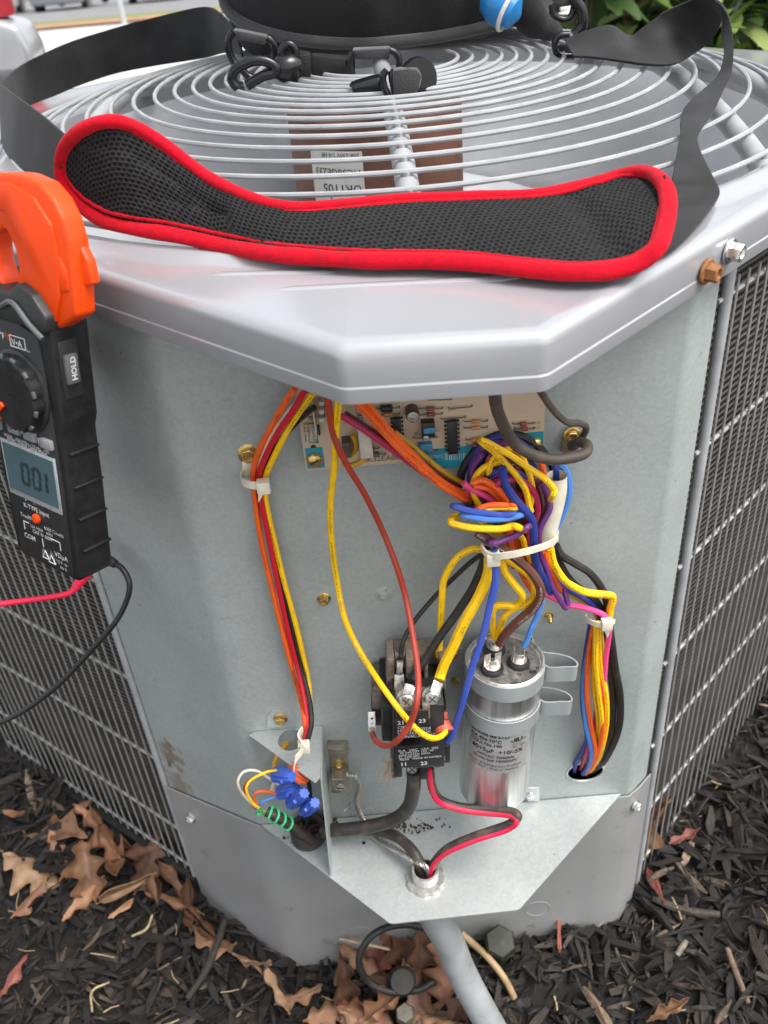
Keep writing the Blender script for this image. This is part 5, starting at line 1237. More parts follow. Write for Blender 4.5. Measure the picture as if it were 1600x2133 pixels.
for i, p in enumerate(ring):
    tg_ = (ring[(i + 1) % len(ring)] - ring[i - 1]).normalized(); c_ = min(cen_, key=lambda q: (q - p).length); dd_ = c_ - p; dd_ = dd_ - tg_ * dd_.dot(tg_); inn.append(p + dd_.normalized() * (.0042 + .0005 * mnoise.noise((i * .5, 2, 2))) + V((0, -.25, 1)).normalized() * .0018)
kR = min(range(len(ring)), key=lambda i: (ring[i] - U[-1]).length)
keep = [inn[(kR + 7 + i) % len(inn)] for i in range(len(inn) - 14)]
mk('binding_lip', tube(keep, .0011, 8, front=Z), M_red, PAD)
# dark curved underside of the strap peeping out below the pad
mk('under_strap', sheet([[atz(390 + 320 * k / 20, 508 + 24 * math.sin(math.pi * min(1, k / 12) * .5) + 6 * k / 20, .698), atz(390 + 320 * k / 20, 470 + 30 * k / 20, .7)] for k in range(21)]), M_web, PAD, solid=.002)

# webbing
STR = thing('strap_webbing', atz(60, 215, .705), 'black webbing strap standing on edge in a loop from the pad to the bag', 'strap')
def band(pairs, nm, parent, n=8, th=.0016, mat=None):
    a = spline([p for p, q in pairs], n=n); b = spline([q for p, q in pairs], n=n)
    return mk(nm, sheet([[x.lerp(y, j / 4) for j in range(5)] for x, y in zip(a, b)]), mat or M_web, parent, solid=th)
def pr(u, lz, z=.707):
    """lower edge px on the guard at height z, upper edge px straight above it"""
    l_ = atz(lz[0], lz[1], z); return at(u[0], u[1], l_.y), l_
LB = [((500, 70), (505, 118), .39), ((462, 30), (470, 110), .47), ((425, 14), (420, 122), .53), ((330, 34), (330, 136), .55), ((240, 58), (245, 152), .54), ((150, 86), (170, 176), .52), ((90, 112), (112, 200), .48), ((44, 136), (62, 220), .44),
      ((16, 158), (30, 246), .38), ((-2, 176), (8, 278), .31), ((4, 178), (6, 300), .25), ((34, 200), (26, 336), .185), ((78, 232), (70, 378), .14), ((128, 274), (124, 418), .10), ((170, 312), (170, 440), .07)]
L_back = [(at(*u, y), at(*l_, y)) for u, l_, y in LB]; L_turn = []
band(L_back + L_turn, 'webbing', STR)
STR2 = thing('strap_webbing', atz(1480, 400, .705), 'black webbing strap twisting up in a loop beside the bag and down to the pad', 'strap')
R1 = [(at(1176, 84, 0.26), at(1196, 118, 0.26)), (at(1220, 66, 0.255), at(1236, 120, 0.255)), (at(1272, 54, 0.25), at(1296, 128, 0.25)), (at(1310, 76, 0.245), at(1340, 134, 0.245)), (at(1340, 58, 0.24), at(1402, 134, 0.24)), (at(1382, 26, 0.235), at(1452, 108, 0.235)), (at(1430, 4, 0.23), at(1490, 72, 0.23)), (at(1466, -10, 0.215), at(1506, 40, 0.215)), (at(1500, 6, 0.2), at(1508, 44, 0.2)), (at(1520, 40, 0.19), at(1504, 70, 0.19)), (at(1528, 100, 0.178), at(1508, 112, 0.178)), (at(1524, 150, 0.165), at(1494, 160, 0.165)), (at(1512, 178, 0.15), at(1448, 202, 0.15)), (at(1500, 204, 0.138), at(1424, 228, 0.138)), (at(1484, 236, 0.126), at(1418, 252, 0.126)), (at(1462, 268, 0.115), at(1418, 276, 0.115)), (at(1452, 292, 0.105), at(1414, 296, 0.105)), (at(1462, 325, 0.09), at(1408, 332, 0.09)), (at(1480, 362, 0.075), at(1402, 368, 0.075)), (at(1498, 402, 0.058), at(1396, 392, 0.058)), (at(1484, 430, 0.045), at(1392, 430, 0.045)), (at(1450, 472, 0.03), at(1388, 470, 0.03)), (at(1404, 516, 0.012), at(1376, 505, 0.012)), (at(1360, 536, 0), at(1340, 520, 0))]
def lift(p):
    d = (p - CAM); d = d / d.dot(_f); t = .15
    while t < 2:
        q = CAM + d * t
        if q.z <= zsurf(q.x, q.y) + .004: break
        t += .0006
    return q if (q - CAM).length < (p - CAM).length else p
R1 = [(lift(a), lift(b)) for a, b in R1]
band(R1, 'webbing', STR2, n=8)

# ================================================================== tool bag with clips
M_bag = pm('bag_nylon', (.011, .0105, .0115), .7, 0, .35, 26, .1, bump=.9, bs=1500, sheen=.12, dirt=(40, 38, 40), ds=34, dt=.6, spec=.2)
M_bagd = pm('bag_base', (.005, .005, .0055), .7, 0, .3, 40, .1, bump=.4, bs=900)
M_pipe = pm('bag_piping', (.017, .0165, .017), .6, 0, .25, 300, .1, bump=.6, bs=1500, sheen=.4)
M_buckle = pm('buckle_plastic', (.007, .007, .008), .22, 0, .1, 200, .06)
BAG = thing('tool_bag', V((.04, .45, .738)), 'black nylon tool bag sitting at the back of the fan guard', 'bag')
def bagy(x):   # front face of the bag bulges
    return .305 + .55 * (abs(x - .045) ** 2.2) * 2.2
front_px = [(466, -40), (470, 10), (500, 42), (560, 68), (640, 84), (720, 90), (800, 88), (880, 80), (960, 66), (1040, 48), (1110, 30), (1150, -10)]
ctr = spline([at(px, py, bagy(-.15 + .40 * (px - 466) / 684)) for px, py in front_px], n=5)
rows = []
for p in ctr:
    x_ = p.x; row = []
    nv = V((0, -1, 0))
    for h, o_ in ((0, 0), (.02, .010), (.05, .014), (.10, .010), (.16, -.004), (.22, -.03), (.26, -.08), (.27, -.15)):
        zz = max(p.z, .74) if h == 0 else p.z + h; fo = .007 * mnoise.fractal((x_ * 26 + h * 9, h * 12 - x_ * 7, 4), 1, 2, 3) if h > .01 else 0; row.append(V((x_, p.y - o_ + fo, p.z + h)))
    row.append(V((x_, p.y + .26, p.z + .27))); row.append(V((x_, p.y + .28, .745)))
    rows.append(row)
mk('bag_shell', sheet(rows), M_bag, BAG)
mk('bag_piping', tube([p + V((0, -.002, 0)) for p in ctr], .0046, 10), M_pipe, BAG)
rows = []
for i, p in enumerate(ctr):
    q = ctr[i]; zb_ = .742 + .006 * math.sin(i * .4)
    rows.append([q + V((0, .004, -.001)), V((q.x * .985, q.y + .012, (q.z + zb_) / 2)), V((q.x * .97, q.y + .03, zb_)), V((q.x * .95, q.y + .12, .742)), V((q.x * .95, q.y + .26, .742))])
mk('bag_base', sheet(rows), M_bagd, BAG, solid=.002)
# right pocket with the blue handle sticking out
mk('side_pocket', tube(spline([at(1085, -30, .31), at(1098, 20, .305), at(1120, 50, .31), at(1165, 66, .32)], n=6), [.010, .011, .012, .013, .013, .013, .013, .013, .013, .013, .012, .012, .011, .010, .009, .009, .008, .006, .004], 14), M_bag, BAG)
BH = thing('blue_screwdriver', at(1045, 20, .29), 'blue handled screwdriver with a white stripe, poking from the bag', 'screwdriver')
a_, b_ = at(1010, -14, .29), at(1082, 16, .286)
mk('grip', lathe([(.002, -.003), (.010, .002), (.0140, .011), (.0145, .018), (.0115, .026), (.002, .031)], a_ + Z * -.002, V((.6, -.35, -.35)), 28), pm('blue_plastic', (.012, .17, .42), .3, 0, .08, 40), BH)
mk('stripe', tube(circ(a_ + V((.6, -.35, -.35)).normalized() * .021 - Z * .002, *frame(V((.6, -.35, -.35)))[:2], .0141, 36), .0017, 8, closed=True), pm('white_rubber', (.62, .60, .55), .5), BH)
# D-rings, tabs and snap hooks
def tubeY(pts, Y, r, mat, nm, parent, closed=False, n=6, seg=10): return mk(nm, tube(spline([at(p[0], p[1], p[2] if len(p) > 2 else Y) for p in pts], n=n, closed=closed), r, seg, closed=closed), mat, parent)
TB = pm('tab_webbing', (.022, .021, .022), .7, 0, .3, 300, .1, bump=.6, bs=1200, sheen=.4)
def tab(pts, Y, th_, nm='webbing_tab'): return mk(nm, prism([at(px, py, Y) for px, py in pts], (0, th_, 0)), TB, BAG, bevel=.0012)
tab([(486, 62), (556, 76), (552, 94), (484, 80)], .268, .012)
tubeY([(486, 66), (476, 84), (478, 108), (486, 128), (500, 140), (520, 160), (545, 160), (566, 138), (573, 108), (568, 88), (556, 78)], .262, .0028, M_buckle, 'd_ring', BAG)
tab([(735, 104), (815, 100), (812, 124), (738, 124)], .248, .012)
tubeY([(736, 108), (728, 128), (732, 150), (742, 170)], .244, .0026, M_buckle, 'd_ring', BAG); tubeY([(812, 104), (826, 112), (832, 130), (830, 150)], .244, .0026, M_buckle, 'd_ring', BAG)
SH1 = thing('snap_hook', at(520, 170, .235), 'black snap hook clipped to the ring at the bag corner', 'snap hook')
tubeY([(508, 180), (495, 182), (484, 168), (486, 150), (496, 140), (508, 134), (530, 126), (556, 128), (575, 140), (570, 152), (548, 158), (530, 168), (514, 178)], .232, .0036, M_buckle, 'hook', SH1)
mk('swivel', lathe([(.004, 0), (.009, .006), (.009, .016), (.005, .022)], at(566, 150, .238), (1, .2, .15), 18), M_buckle, SH1)
tubeY([(600, 92), (590, 100), (586, 115), (600, 128), (602, 144), (590, 158), (596, 168), (614, 168), (618, 150), (616, 110), (610, 96)], .245, .0030, M_buckle, 'strap_loop', SH1, closed=True)
mk('strap_end', prism([at(612, 108, .245), at(648, 112, .245), at(648, 162, .245), at(612, 160, .245)], (0, .012, 0)), M_bagd, SH1, bevel=.002)
mk('strap_tail', prism([at(648, 114, .255), at(740, 122, .255), at(740, 160, .255), at(648, 160, .255)], (0, .012, 0)), M_bagd, SH1, bevel=.002)
SH2 = thing('side_clip', at(790, 190, .175), 'black plastic clip with folded webbing end lying in front of the bag', 'clip')
mk('clip_body', prism([at(728, 184, .178), at(735, 176, .178), at(790, 160, .178), at(806, 164, .178), at(808, 190, .178), at(795, 196, .178), at(740, 198, .178)], (0, .016, 0)), M_buckle, SH2, bevel=.003, seg=3)
tubeY([(806, 146), (798, 158), (800, 178), (808, 200), (812, 212), (824, 212), (824, 196), (816, 160), (822, 146)], .172, .0024, M_buckle, 'frame', SH2)
tb2 = mk('folded_webbing', prism([at(818, 146, .168), at(850, 142, .168), at(872, 144, .168), at(880, 160, .168), at(874, 186, .168), at(856, 206, .168), at(822, 208, .168)], (0, .010, 0)), TB, SH2, bevel=.002)
mk('webbing_edge', lathe([(.013, 0), (.0135, .003), (.013, .006), (.002, .006)], at(866, 164, .180), (.5, -1, .1), 24), M_buckle, SH2)
SH3 = thing('snap_hook', at(1180, 100, .27), 'black snap hook joining the twisted strap to the bag', 'snap hook')
tubeY([(1150, 10), (1154, 30), (1170, 40), (1188, 36), (1196, 14), (1192, -6)], .275, .0026, M_buckle, 'd_ring', SH3)
tubeY([(1200, 4), (1212, 24), (1214, 50), (1204, 66), (1194, 74)], .27, .0042, M_buckle, 'hook', SH3)
tubeY([(1186, 72), (1166, 74), (1156, 88), (1160, 110), (1176, 116), (1196, 116)], .265, .0026, M_buckle, 'strap_loop', SH3)
tab([(1150, -10), (1186, -14), (1190, 12), (1158, 16)], .278, .01)
mk('strap_end', prism([at(1164, 96, .268), at(1200, 92, .268), at(1204, 120, .268), at(1166, 122, .268)], (0, .008, 0)), M_bagd, SH3, bevel=.0015)

# ================================================================== mulch
random.seed(11)
def mulch_mat():
    mt, n, l, b = nodes('dyed_mulch')
    at_ = n.new('ShaderNodeAttribute'); at_.attribute_name = 'tone'
    tc = n.new('ShaderNodeTexCoord'); nz = n.new('ShaderNodeTexNoise'); nz.inputs['Scale'].default_value = 160; nz.inputs['Detail'].default_value = 6; l.new(tc.outputs['Object'], nz.inputs['Vector'])
    mr = n.new('ShaderNodeMapRange'); mr.inputs[1].default_value = .3; mr.inputs[2].default_value = .7; mr.inputs[3].default_value = .5; mr.inputs[4].default_value = 1.6; l.new(nz.outputs[0], mr.inputs[0])
    mx = n.new('ShaderNodeMix'); mx.data_type = 'RGBA'; mx.blend_type = 'MULTIPLY'; mx.inputs[0].default_value = 1; l.new(at_.outputs['Color'], mx.inputs[6]); l.new(mr.outputs[0], mx.inputs[7])
    l.new(mx.outputs[2], b.inputs['Base Color'])
    mp_ = n.new('ShaderNodeMapping'); mp_.inputs['Scale'].default_value = (20, 500, 1); l.new(tc.outputs['UV'], mp_.inputs[0])
    n2 = n.new('ShaderNodeTexNoise'); n2.inputs['Scale'].default_value = 1; n2.inputs['Detail'].default_value = 5; l.new(mp_.outputs[0], n2.inputs['Vector'])
    bp = n.new('ShaderNodeBump'); bp.inputs['Strength'].default_value = .9; bp.inputs['Distance'].default_value = .0016; l.new(n2.outputs[0], bp.inputs['Height']); l.new(bp.outputs[0], b.inputs['Normal'])
    setp(b, Roughness=.75); return mt
M_mulch = mulch_mat()
def inside_unit(x, y):
    p = V((x, y, 0)); 
    if y < -.008: return False
    a = (p - FL).dot(nL) < -.002; b = (p - FR).dot(nR) < -.002
    return a and b and y > -.006 and y < .70
def chip(c, L, w, h, yaw, pitch, roll, bend):
    dx = V((math.cos(yaw) * math.cos(pitch), math.sin(yaw) * math.cos(pitch), math.sin(pitch))); up_ = V((0, 0, 1)) - dx * dx.z; up_.normalize(); dy = up_.cross(dx)
    dy, up_ = dy * math.cos(roll) + up_ * math.sin(roll), up_ * math.cos(roll) - dy * math.sin(roll)
    vs_, us = [], []; K = 4
    for i in range(K):
        t = i / (K - 1) - .5; s_ = (1 - .75 * abs(2 * t) ** 3 * random.uniform(.4, 1.1)); o_ = c + dx * (L * t) + up_ * (bend * (1 - 4 * t * t)) + dy * random.uniform(-.14, .14) * w
        for a, b in ((-1, -1), (1, -1), (1, 1), (-1, 1)):
            vs_.append(o_ + dy * (w * .5 * a * s_ * random.uniform(.75, 1.1)) + up_ * (h * .5 * b * s_ * random.uniform(.7, 1.1))); us.append((L * t, a * w * .5 + b * h * .2 + c.x * 3.1))
    f = [(0, 3, 2, 1), (4 * K - 4, 4 * K - 3, 4 * K - 2, 4 * K - 1)]
    for i in range(K - 1):
        for k in range(4): f.append((4 * i + k, 4 * i + (k + 1) % 4, 4 * i + 4 + (k + 1) % 4, 4 * i + 4 + k))
    return vs_, f, us
vs_, fs_, us_, tones = [], [], [], []
def addchip(x, y, big, lift):
    L = random.uniform(.010, .048) * big; w_ = L * random.choice((random.uniform(.05, .12), random.uniform(.10, .22), random.uniform(.16, .32))); w_ = min(w_, .0085); h_ = w_ * random.uniform(.35, .9)
    c = V((x, y, gz(x, y) + .022 * mnoise.fractal((x * 9, y * 9, 3), 1, 2, 4) + lift * random.uniform(.002, .016)))
    v, f, u = chip(c, L, w_, h_, random.uniform(0, 6.28), random.gauss(0, .22), random.uniform(-.7, .7), random.uniform(-.1, .1) * L)
    o = len(vs_); vs_.extend(v); fs_.extend([tuple(i + o for i in q) for q in f]); us_.extend(u)
    k = random.random()
    if k < .64: t = random.uniform(.0045, .013); col = (t, t * .80, t * .66)
    elif k < .93: t = random.uniform(.015, .042); col = (t, t * .76, t * .56)
    elif k < .98: t = random.uniform(.05, .10); col = (t, t * .72, t * .52)
    else: t = random.uniform(.12, .28); col = (t, t * .70, t * .46)
    tones.extend([col + (1,)] * len(v))
n_ = 0
while n_ < 25000:
    x = random.uniform(-.75, .85); y = random.uniform(-.42, .75)
    if inside_unit(x, y): continue
    addchip(x, y, random.choice((.25, .35, .5, .7, .9, 1.0, 1.2)), 1); n_ += 1
n_ = 0
while n_ < 3500:
    x = random.uniform(-2.4, 2.4); y = random.uniform(-1.5, 2.4)
    if inside_unit(x, y) or (-.75 < x < .85 and -.42 < y < .75): continue
    addchip(x, y, 1.7, 1); n_ += 1
gm = G(); gm.v = vs_; gm.f = fs_; gm.u = us_
me = bpy.data.meshes.new('mulch'); me.from_pydata([tuple(p) for p in vs_], [], fs_)
uvl = me.uv_layers.new(name='UVMap'); 
lv = [0] * len(me.loops); me.loops.foreach_get('vertex_index', lv)
flat = [c for i in lv for c in us_[i]]; uvl.data.foreach_set('uv', flat)
ca = me.color_attributes.new('tone', 'FLOAT_COLOR', 'POINT'); ca.data.foreach_set('color', [c for t in tones for c in t])
me.materials.append(M_mulch); mu = bpy.data.objects.new('mulch', me); COL.objects.link(mu)
mu['label'] = 'dark dyed bark mulch spread around the air conditioner'; mu['category'] = 'mulch'; mu['kind'] = 'stuff'
# pale straw bits
g = G()
for i in range(330):
    x = random.uniform(-.6, .7); y = random.uniform(-.38, .55)
    if inside_unit(x, y): continue
    c = V((x, y, gz(x, y) + .016 + random.uniform(.002, .010))); a = random.uniform(0, 6.28); L = random.uniform(.006, .028)
    d = V((math.cos(a), math.sin(a), random.uniform(-.25, .25))); k = V((-d.y, d.x, .1)) * random.uniform(-.25, .25)
    g += tube([c - d * L / 2, c + k * L * .4, c + d * L / 2], random.uniform(.0004, .0010), 5, flat=.6)
mk('straw_bits', g, pm('dry_straw', (.36, .26, .14), .8, 0, .3, 200), label='scattered pale straw and splinters lying on the mulch', cat='straw', kind='stuff')

# ================================================================== fallen leaves
def leaf_mat(nm, col):
    mt, n, l, b = nodes(nm)
    tc = n.new('ShaderNodeTexCoord'); nz = n.new('ShaderNodeTexNoise'); nz.inputs['Scale'].default_value = 70; nz.inputs['Detail'].default_value = 6; l.new(tc.outputs['Object'], nz.inputs['Vector'])
    oi = n.new('ShaderNodeObjectInfo'); ad = n.new('ShaderNodeMath'); ad.operation = 'MULTIPLY_ADD'; ad.inputs[1].default_value = .5; l.new(oi.outputs['Random'], ad.inputs[0]); l.new(nz.outputs[0], ad.inputs[2])
    cr_ = n.new('ShaderNodeValToRGB'); e = cr_.color_ramp.elements; e[0].position = .35; e[0].color = tuple(c * .38 for c in col) + (1,); e[1].position = 1.0; e[1].color = tuple(min(1, c * 1.25) for c in col) + (1,)
    l.new(ad.outputs[0], cr_.inputs[0]); l.new(cr_.outputs[0], b.inputs['Base Color'])
    sx = n.new('ShaderNodeSeparateXYZ'); l.new(tc.outputs['UV'], sx.inputs[0])
    setp(b, Roughness=.55, Subsurface_Weight=0); return mt
M_leaf = leaf_mat('oak_leaf_tan', (.32, .165, .085)); M_leaf0 = leaf_mat('oak_leaf_pale', (.44, .27, .155)); M_leaf2 = leaf_mat('oak_leaf_brown', (.17, .080, .042)); M_leaf3 = leaf_mat('leaf_dull_red', (.24, .075, .055))
def leafmesh(L, seed, lobes=5, curl=1.0, slim=.34):
    rnd = random.Random(seed); N = 26; J = 6; rows = []
    c1, c2, tw = rnd.uniform(-1.4, 1.4) * curl, rnd.uniform(.4, 2.2) * curl * rnd.choice((-1, 1)), rnd.uniform(-.6, .6) * curl; ph = rnd.uniform(0, 6)
    ang, pos = 0, V((0, 0, 0)); rows = []
    for i in range(N + 1):
        t = i / N
        wdt = slim * L * (math.sin(math.pi * min(1, t * 1.02 + .01)) ** .6) * (.70 + .30 * math.sin(t * lobes * 6.283 + ph)) * (1 + .12 * mnoise.noise((t * 9, seed, 1))) if 0 < i < N else .0015
        if t < .12: wdt = .0012 + wdt * (t / .12) ** 3
        ang = c1 * (t - .3) ** 2 * (1 if t > .3 else .3)
        pos = pos + V((math.cos(ang), 0, math.sin(ang))) * (L / N)
        up_ = V((-math.sin(ang), 0, math.cos(ang))); row = []
        for j in range(-J, J + 1):
            s_ = j / J; a2 = c2 * s_ * .55; yy = wdt * s_ * (math.cos(a2) if abs(a2) < 1.5 else .1); zz = wdt * abs(s_) * math.sin(abs(a2)) * (1 if c2 > 0 else -1)
            q = pos + V((0, yy, 0)) + up_ * (zz + tw * s_ * wdt * t + .0012 * mnoise.noise((t * 7, j * .6, seed)) * L * 16 - .0012 * math.exp(-(j * .9) ** 2))
            row.append(q)
        rows.append(row)
    return sheet(rows)
LEAVES = []
def leaf(px, py, L, yaw, seed, mat, label, group, h=.02, lobes=4, curl=1.0, slim=.36, pitch=0.0, roll=0.0, Y=None):
    g = leafmesh(L, seed, lobes, curl, slim)
    p = atz(px, py, .02)
    for _ in range(3): p = atz(px, py, gz(p.x, p.y) + h)
    if Y is not None: p = at(px, py, Y)
    R_ = Matrix.Rotation(yaw, 3, 'Z') @ Matrix.Rotation(pitch, 3, 'Y') @ Matrix.Rotation(roll, 3, 'X')
    cen = V((L * .5, 0, 0)); g.v = [p + R_ @ (v - cen) for v in g.v]
    return mk('fallen_leaf', g, mat, label=label, cat='leaf', group=group, solid=.0003)
LG = 'fallen leaves drifted against the left coil guard'
spec = [(78, 1808, .078, 2.7, 1, M_leaf0, .8, .44, -.45, 3, 'largest pale tan oak leaf, with rounded lobes, in the drift'), (165, 1785, .080, .7, 2, M_leaf2, 1.2, .34, -.45, 4, 'dark brown oak leaf standing in the drift behind the pale one'), (185, 1822, .068, 1.9, 3, M_leaf, .9, .40, -.7, 3, 'tan oak leaf propped upright in the drift'), (130, 1725, .075, -.6, 4, M_leaf, 1.4, .28, -.4, 2, 'folded tan leaf lying highest in the drift'),
 (222, 1740, .075, 2.2, 5, M_leaf2, 1.0, .38, -.3, 3, 'brown leaf pressed flat against the left coil guard wires'), (268, 1852, .080, .2, 6, M_leaf0, 1.9, .30, -.3, 1, 'pale rolled leaf at the front of the drift'), (300, 1800, .068, 1.2, 7, M_leaf2, .8, .42, -.5, 4, 'broad brown leaf at the right end of the drift'), (350, 1868, .085, -.5, 8, M_leaf, 1.5, .24, -.2, 2, 'long tan leaf tapering toward the base corner'), (60, 1868, .055, .9, 10, M_leaf2, 1.2, .3, -.2, 2, 'small brown leaf below the pale oak leaf'), (175, 1862, .060, -2.2, 14, M_leaf, 1.3, .3, -.1, 2, 'small tan leaf curl under the front of the drift')]
for px, py, L, yaw, sd_, mt, cu, sl_, pi_, lo_, lb_ in spec: leaf(px, py, L, yaw, sd_, mt, lb_, LG, .026, lo_, cu, sl_, pi_, random.uniform(-.5, .5))
for k, (px, py) in enumerate(((40, 1700), (95, 1745), (150, 1690), (200, 1705), (250, 1760), (285, 1775), (330, 1815), (365, 1840), (240, 1810), (120, 1775), (310, 1850), (395, 1880))):
    leaf(px, py, random.uniform(.045, .062), random.uniform(0, 6.28), 70 + k, M_leaf2 if k % 3 else M_leaf, 'small crumpled brown leaf packed against the foot of the left coil guard', 'small leaves packed against the left coil guard', .026, random.choice((1, 2, 3)), 1.7, random.uniform(.24, .38), random.uniform(-.9, -.2), random.uniform(-.8, .8))
LG2 = 'curled leaves strung along the foot of the base'
for px, py, L, yaw, sd_, mt in ((415, 1915, .075, -.9, 21, M_leaf2), (445, 1960, .07, -.7, 22, M_leaf), (520, 2000, .055, -.5, 23, M_leaf0), (568, 2045, .085, -1.1, 24, M_leaf0), (620, 2075, .05, .2, 26, M_leaf)):
    leaf(px, py, L, yaw, sd_, mt, 'curled tan leaf along the foot of the grey base', LG2, .020, 3, 1.7, .24, -.1, random.uniform(-.4, .4))
LG3 = 'leaves piled round the valve'
for px, py, L, yaw, sd_, mt, pi_ in ((790, 1970, .075, 1.2, 31, M_leaf3, -.7), (840, 1985, .075, 1.9, 32, M_leaf2, -.9), (870, 2010, .075, 1.3, 33, M_leaf2, -.8), (760, 2010, .06, 2.6, 34, M_leaf, -.5), (720, 2060, .07, 1.7, 35, M_leaf2, -1.0), (800, 2095, .07, .5, 36, M_leaf, -.3), (880, 2085, .075, 2.1, 37, M_leaf2, -.6), (930, 2060, .06, 1.5, 38, M_leaf2, -.9), (690, 2110, .06, .1, 39, M_leaf, -.2), (900, 2115, .06, -.4, 40, M_leaf, -.2), (770, 2120, .06, 2.9, 41, M_leaf2, -.4), (950, 2110, .055, .8, 42, M_leaf2, -.5), (900, 1975, .06, 1.7, 43, M_leaf, -1.0), (800, 2040, .055, -.3, 44, M_leaf2, -.3)):
    leaf(px, py, L, yaw, sd_, mt, 'crumpled brown leaf piled around the service valve below the shelf', LG3, .024, 4, 1.1, .36, pi_, random.uniform(-.5, .5))
leaf(1365, 1840, .045, -1.5, 51, M_leaf3, 'slim dull pink leaf on the mulch beside the right coil guard', None, .022, 1, .5, .14, -.2)
leaf(1350, 1745, .05, 1.0, 52, M_leaf, 'pale folded leaf caught behind the right coil guard wires', None, .03, 2, 1.2, .34, -.8)
leaf(1375, 1690, .04, .4, 53, M_leaf2, 'small brown leaf stuck low against the right coil guard', None, .04, 2, 1.0, .34, -.8)
leaf(1425, 1745, .035, .2, 54, M_leaf3, 'small red leaf scrap on the mulch right of the coil guard', None, .024, 2, 1.2, .2, -.2)
leaf(1165, 1945, .035, 1.4, 55, M_leaf3, 'narrow red leaf scrap at the right foot of the base', None, .022, 1, .8, .16, -.4)
leaf(1390, 2110, .045, .3, 56, M_leaf, 'orange leaf curl lying far right on open mulch', None, .02, 3, 1.6, .3, 0)
leaf(25, 2030, .05, 1.3, 57, M_leaf3, 'reddish leaf on mulch far left of the unit', None, .02, 2, .9, .22, 0)
leaf(250, 1893, .03, .7, 58, M_leaf, 'tiny tan leaf scrap on the mulch below the leaf drift', None, .02, 1, 1.0, .3, 0)

# ================================================================== twigs
def twig(pts, r, label, col=(.028, .024, .02), h=.016):
    P = []
    for px, py in pts:
        p = atz(px, py, .02)
        for _ in range(3): p = atz(px, py, gz(p.x, p.y) + h)
        P.append(p)
    sp = spline(P, n=5); return mk('twig', tube(sp, [r * (1 - .5 * abs(i / len(sp) - .4)) * (1 + .15 * mnoise.noise((i, 2, 1))) for i in range(len(sp))], 8), pm('twig_%d' % (col[0] * 1000), col, .8, 0, .4, 160, .1, bump=.6, bs=500), label=label, cat='twig')
twig([(468, 1915), (455, 1960), (430, 2020), (390, 2080)], .0040, 'long dark twig leaning against the left corner of the base', h=.026)
twig([(100, 1855), (150, 1868), (190, 1885), (220, 1895)], .0030, 'dark twig below the leaf drift')
twig([(1360, 1870), (1420, 1895), (1500, 1905)], .0040, 'grey brown twig lying right of the coil guard', (.06, .05, .04))
twig([(1515, 1975), (1535, 2030), (1560, 2090)], .0028, 'slim tan twig on the mulch at far right', (.16, .11, .07))
twig([(1410, 1990), (1430, 1960)], .0030, 'short pale splinter standing on the right mulch', (.20, .17, .13))
twig([(275, 1950), (305, 1935), (318, 1905)], .0014, 'bent pale straw on the mulch below the leaves', (.42, .33, .18), .022)
twig([(192, 2108), (192, 2065), (228, 2046)], .0012, 'bent yellow straw at the bottom of the mulch', (.42, .33, .18), .022)
twig([(708, 1956), (760, 1966), (812, 1978)], .0016, 'tan straw crossing the base behind the hose loop', (.42, .28, .13), .05)

# ================================================================== pipes and valves below the shelf
SV = thing('service_valve', at(830, 2080, -.05), 'dark service valve with a steel cap among the leaves', 'valve')
M_cap = pm('valve_cap', (.045, .043, .037), .6, .4, .35, 120, .1, dirt=(70, 56, 42), ds=60, dt=.5)
pc = at(838, 2035, -.045)
mk('cap', lathe([(.011, -.014), (.0125, -.012), (.0125, .008), (.0105, .011), (.001, .012)], pc - Z * .006, (0, -.55, .83), 24), M_cap, SV)
mk('body', lathe([(.010, 0), (.014, .004), (.014, .020), (.010, .026)], pc + V((-.002, .012, -.035)), (0, -.4, .9), 20), M_cap, SV)
pn = at(843, 2100, -.07)
mk('flare_nut', lathe([(.0095, -.012), (.0095, .006), (.008, .009), (.0078, .016), (.002, .017)], pn - Z * .012, (0, -.35, .93), 6), pm('dull_brass', (.13, .115, .085), .7, .2, .3, 120, .1, dirt=(80, 66, 50), ds=60, dt=.52), SV)
VC = thing('valve_cap', at(1040, 2010, -.03), 'dark green hexagonal valve cap at the right foot of the base', 'valve')
pc2 = at(1040, 1965, -.022)
mk('hex_cap', lathe([(.0150, -.012), (.0155, -.010), (.0155, .008), (.0135, .012), (.001, .013)], pc2, (.05, -.35, .93), 6), pm('green_bronze', (.030, .034, .024), .6, .3, .4, 100, .1, dirt=(60, 52, 40), ds=60, dt=.55), VC)
mk('stem', lathe([(.012, -.07), (.012, -.012)], pc2, (.05, -.2, .97), 18), _mc['green_bronze'], VC)
mk('hose_loop', tube(spline([at(905, 1938, -.020), at(840, 1926, -.024), at(780, 1945, -.034), at(748, 1995, -.045), at(765, 2042, -.052), at(815, 2066, -.056), at(870, 2062, -.052), at(905, 2046, -.044), at(915, 2060, -.03)], n=8), .0032, 12), pm('black_hose', (.020, .018, .017), .5, 0, .3, 150), label='thin black hose making a loop under the shelf', cat='hose')
TH = thing('capped_tube', at(1085, 2095, -.06), 'tan tube bending down to a black rubber end beside the conduit', 'tube')
mk('tube', tube(spline([at(962, 1945, -.012), at(985, 1965, -.02), at(1020, 1998, -.036), at(1052, 2040, -.05), at(1074, 2085, -.06), at(1082, 2110, -.064)], n=8), .0032, 12), pm('tan_tube', (.36, .25, .13), .5, 0, .2, 120), TH)
mk('rubber_end', tube([at(1072, 2080, -.06), at(1088, 2105, -.066), at(1115, 2150, -.078)], [.0062, .0085, .010], 16), M_black, TH)

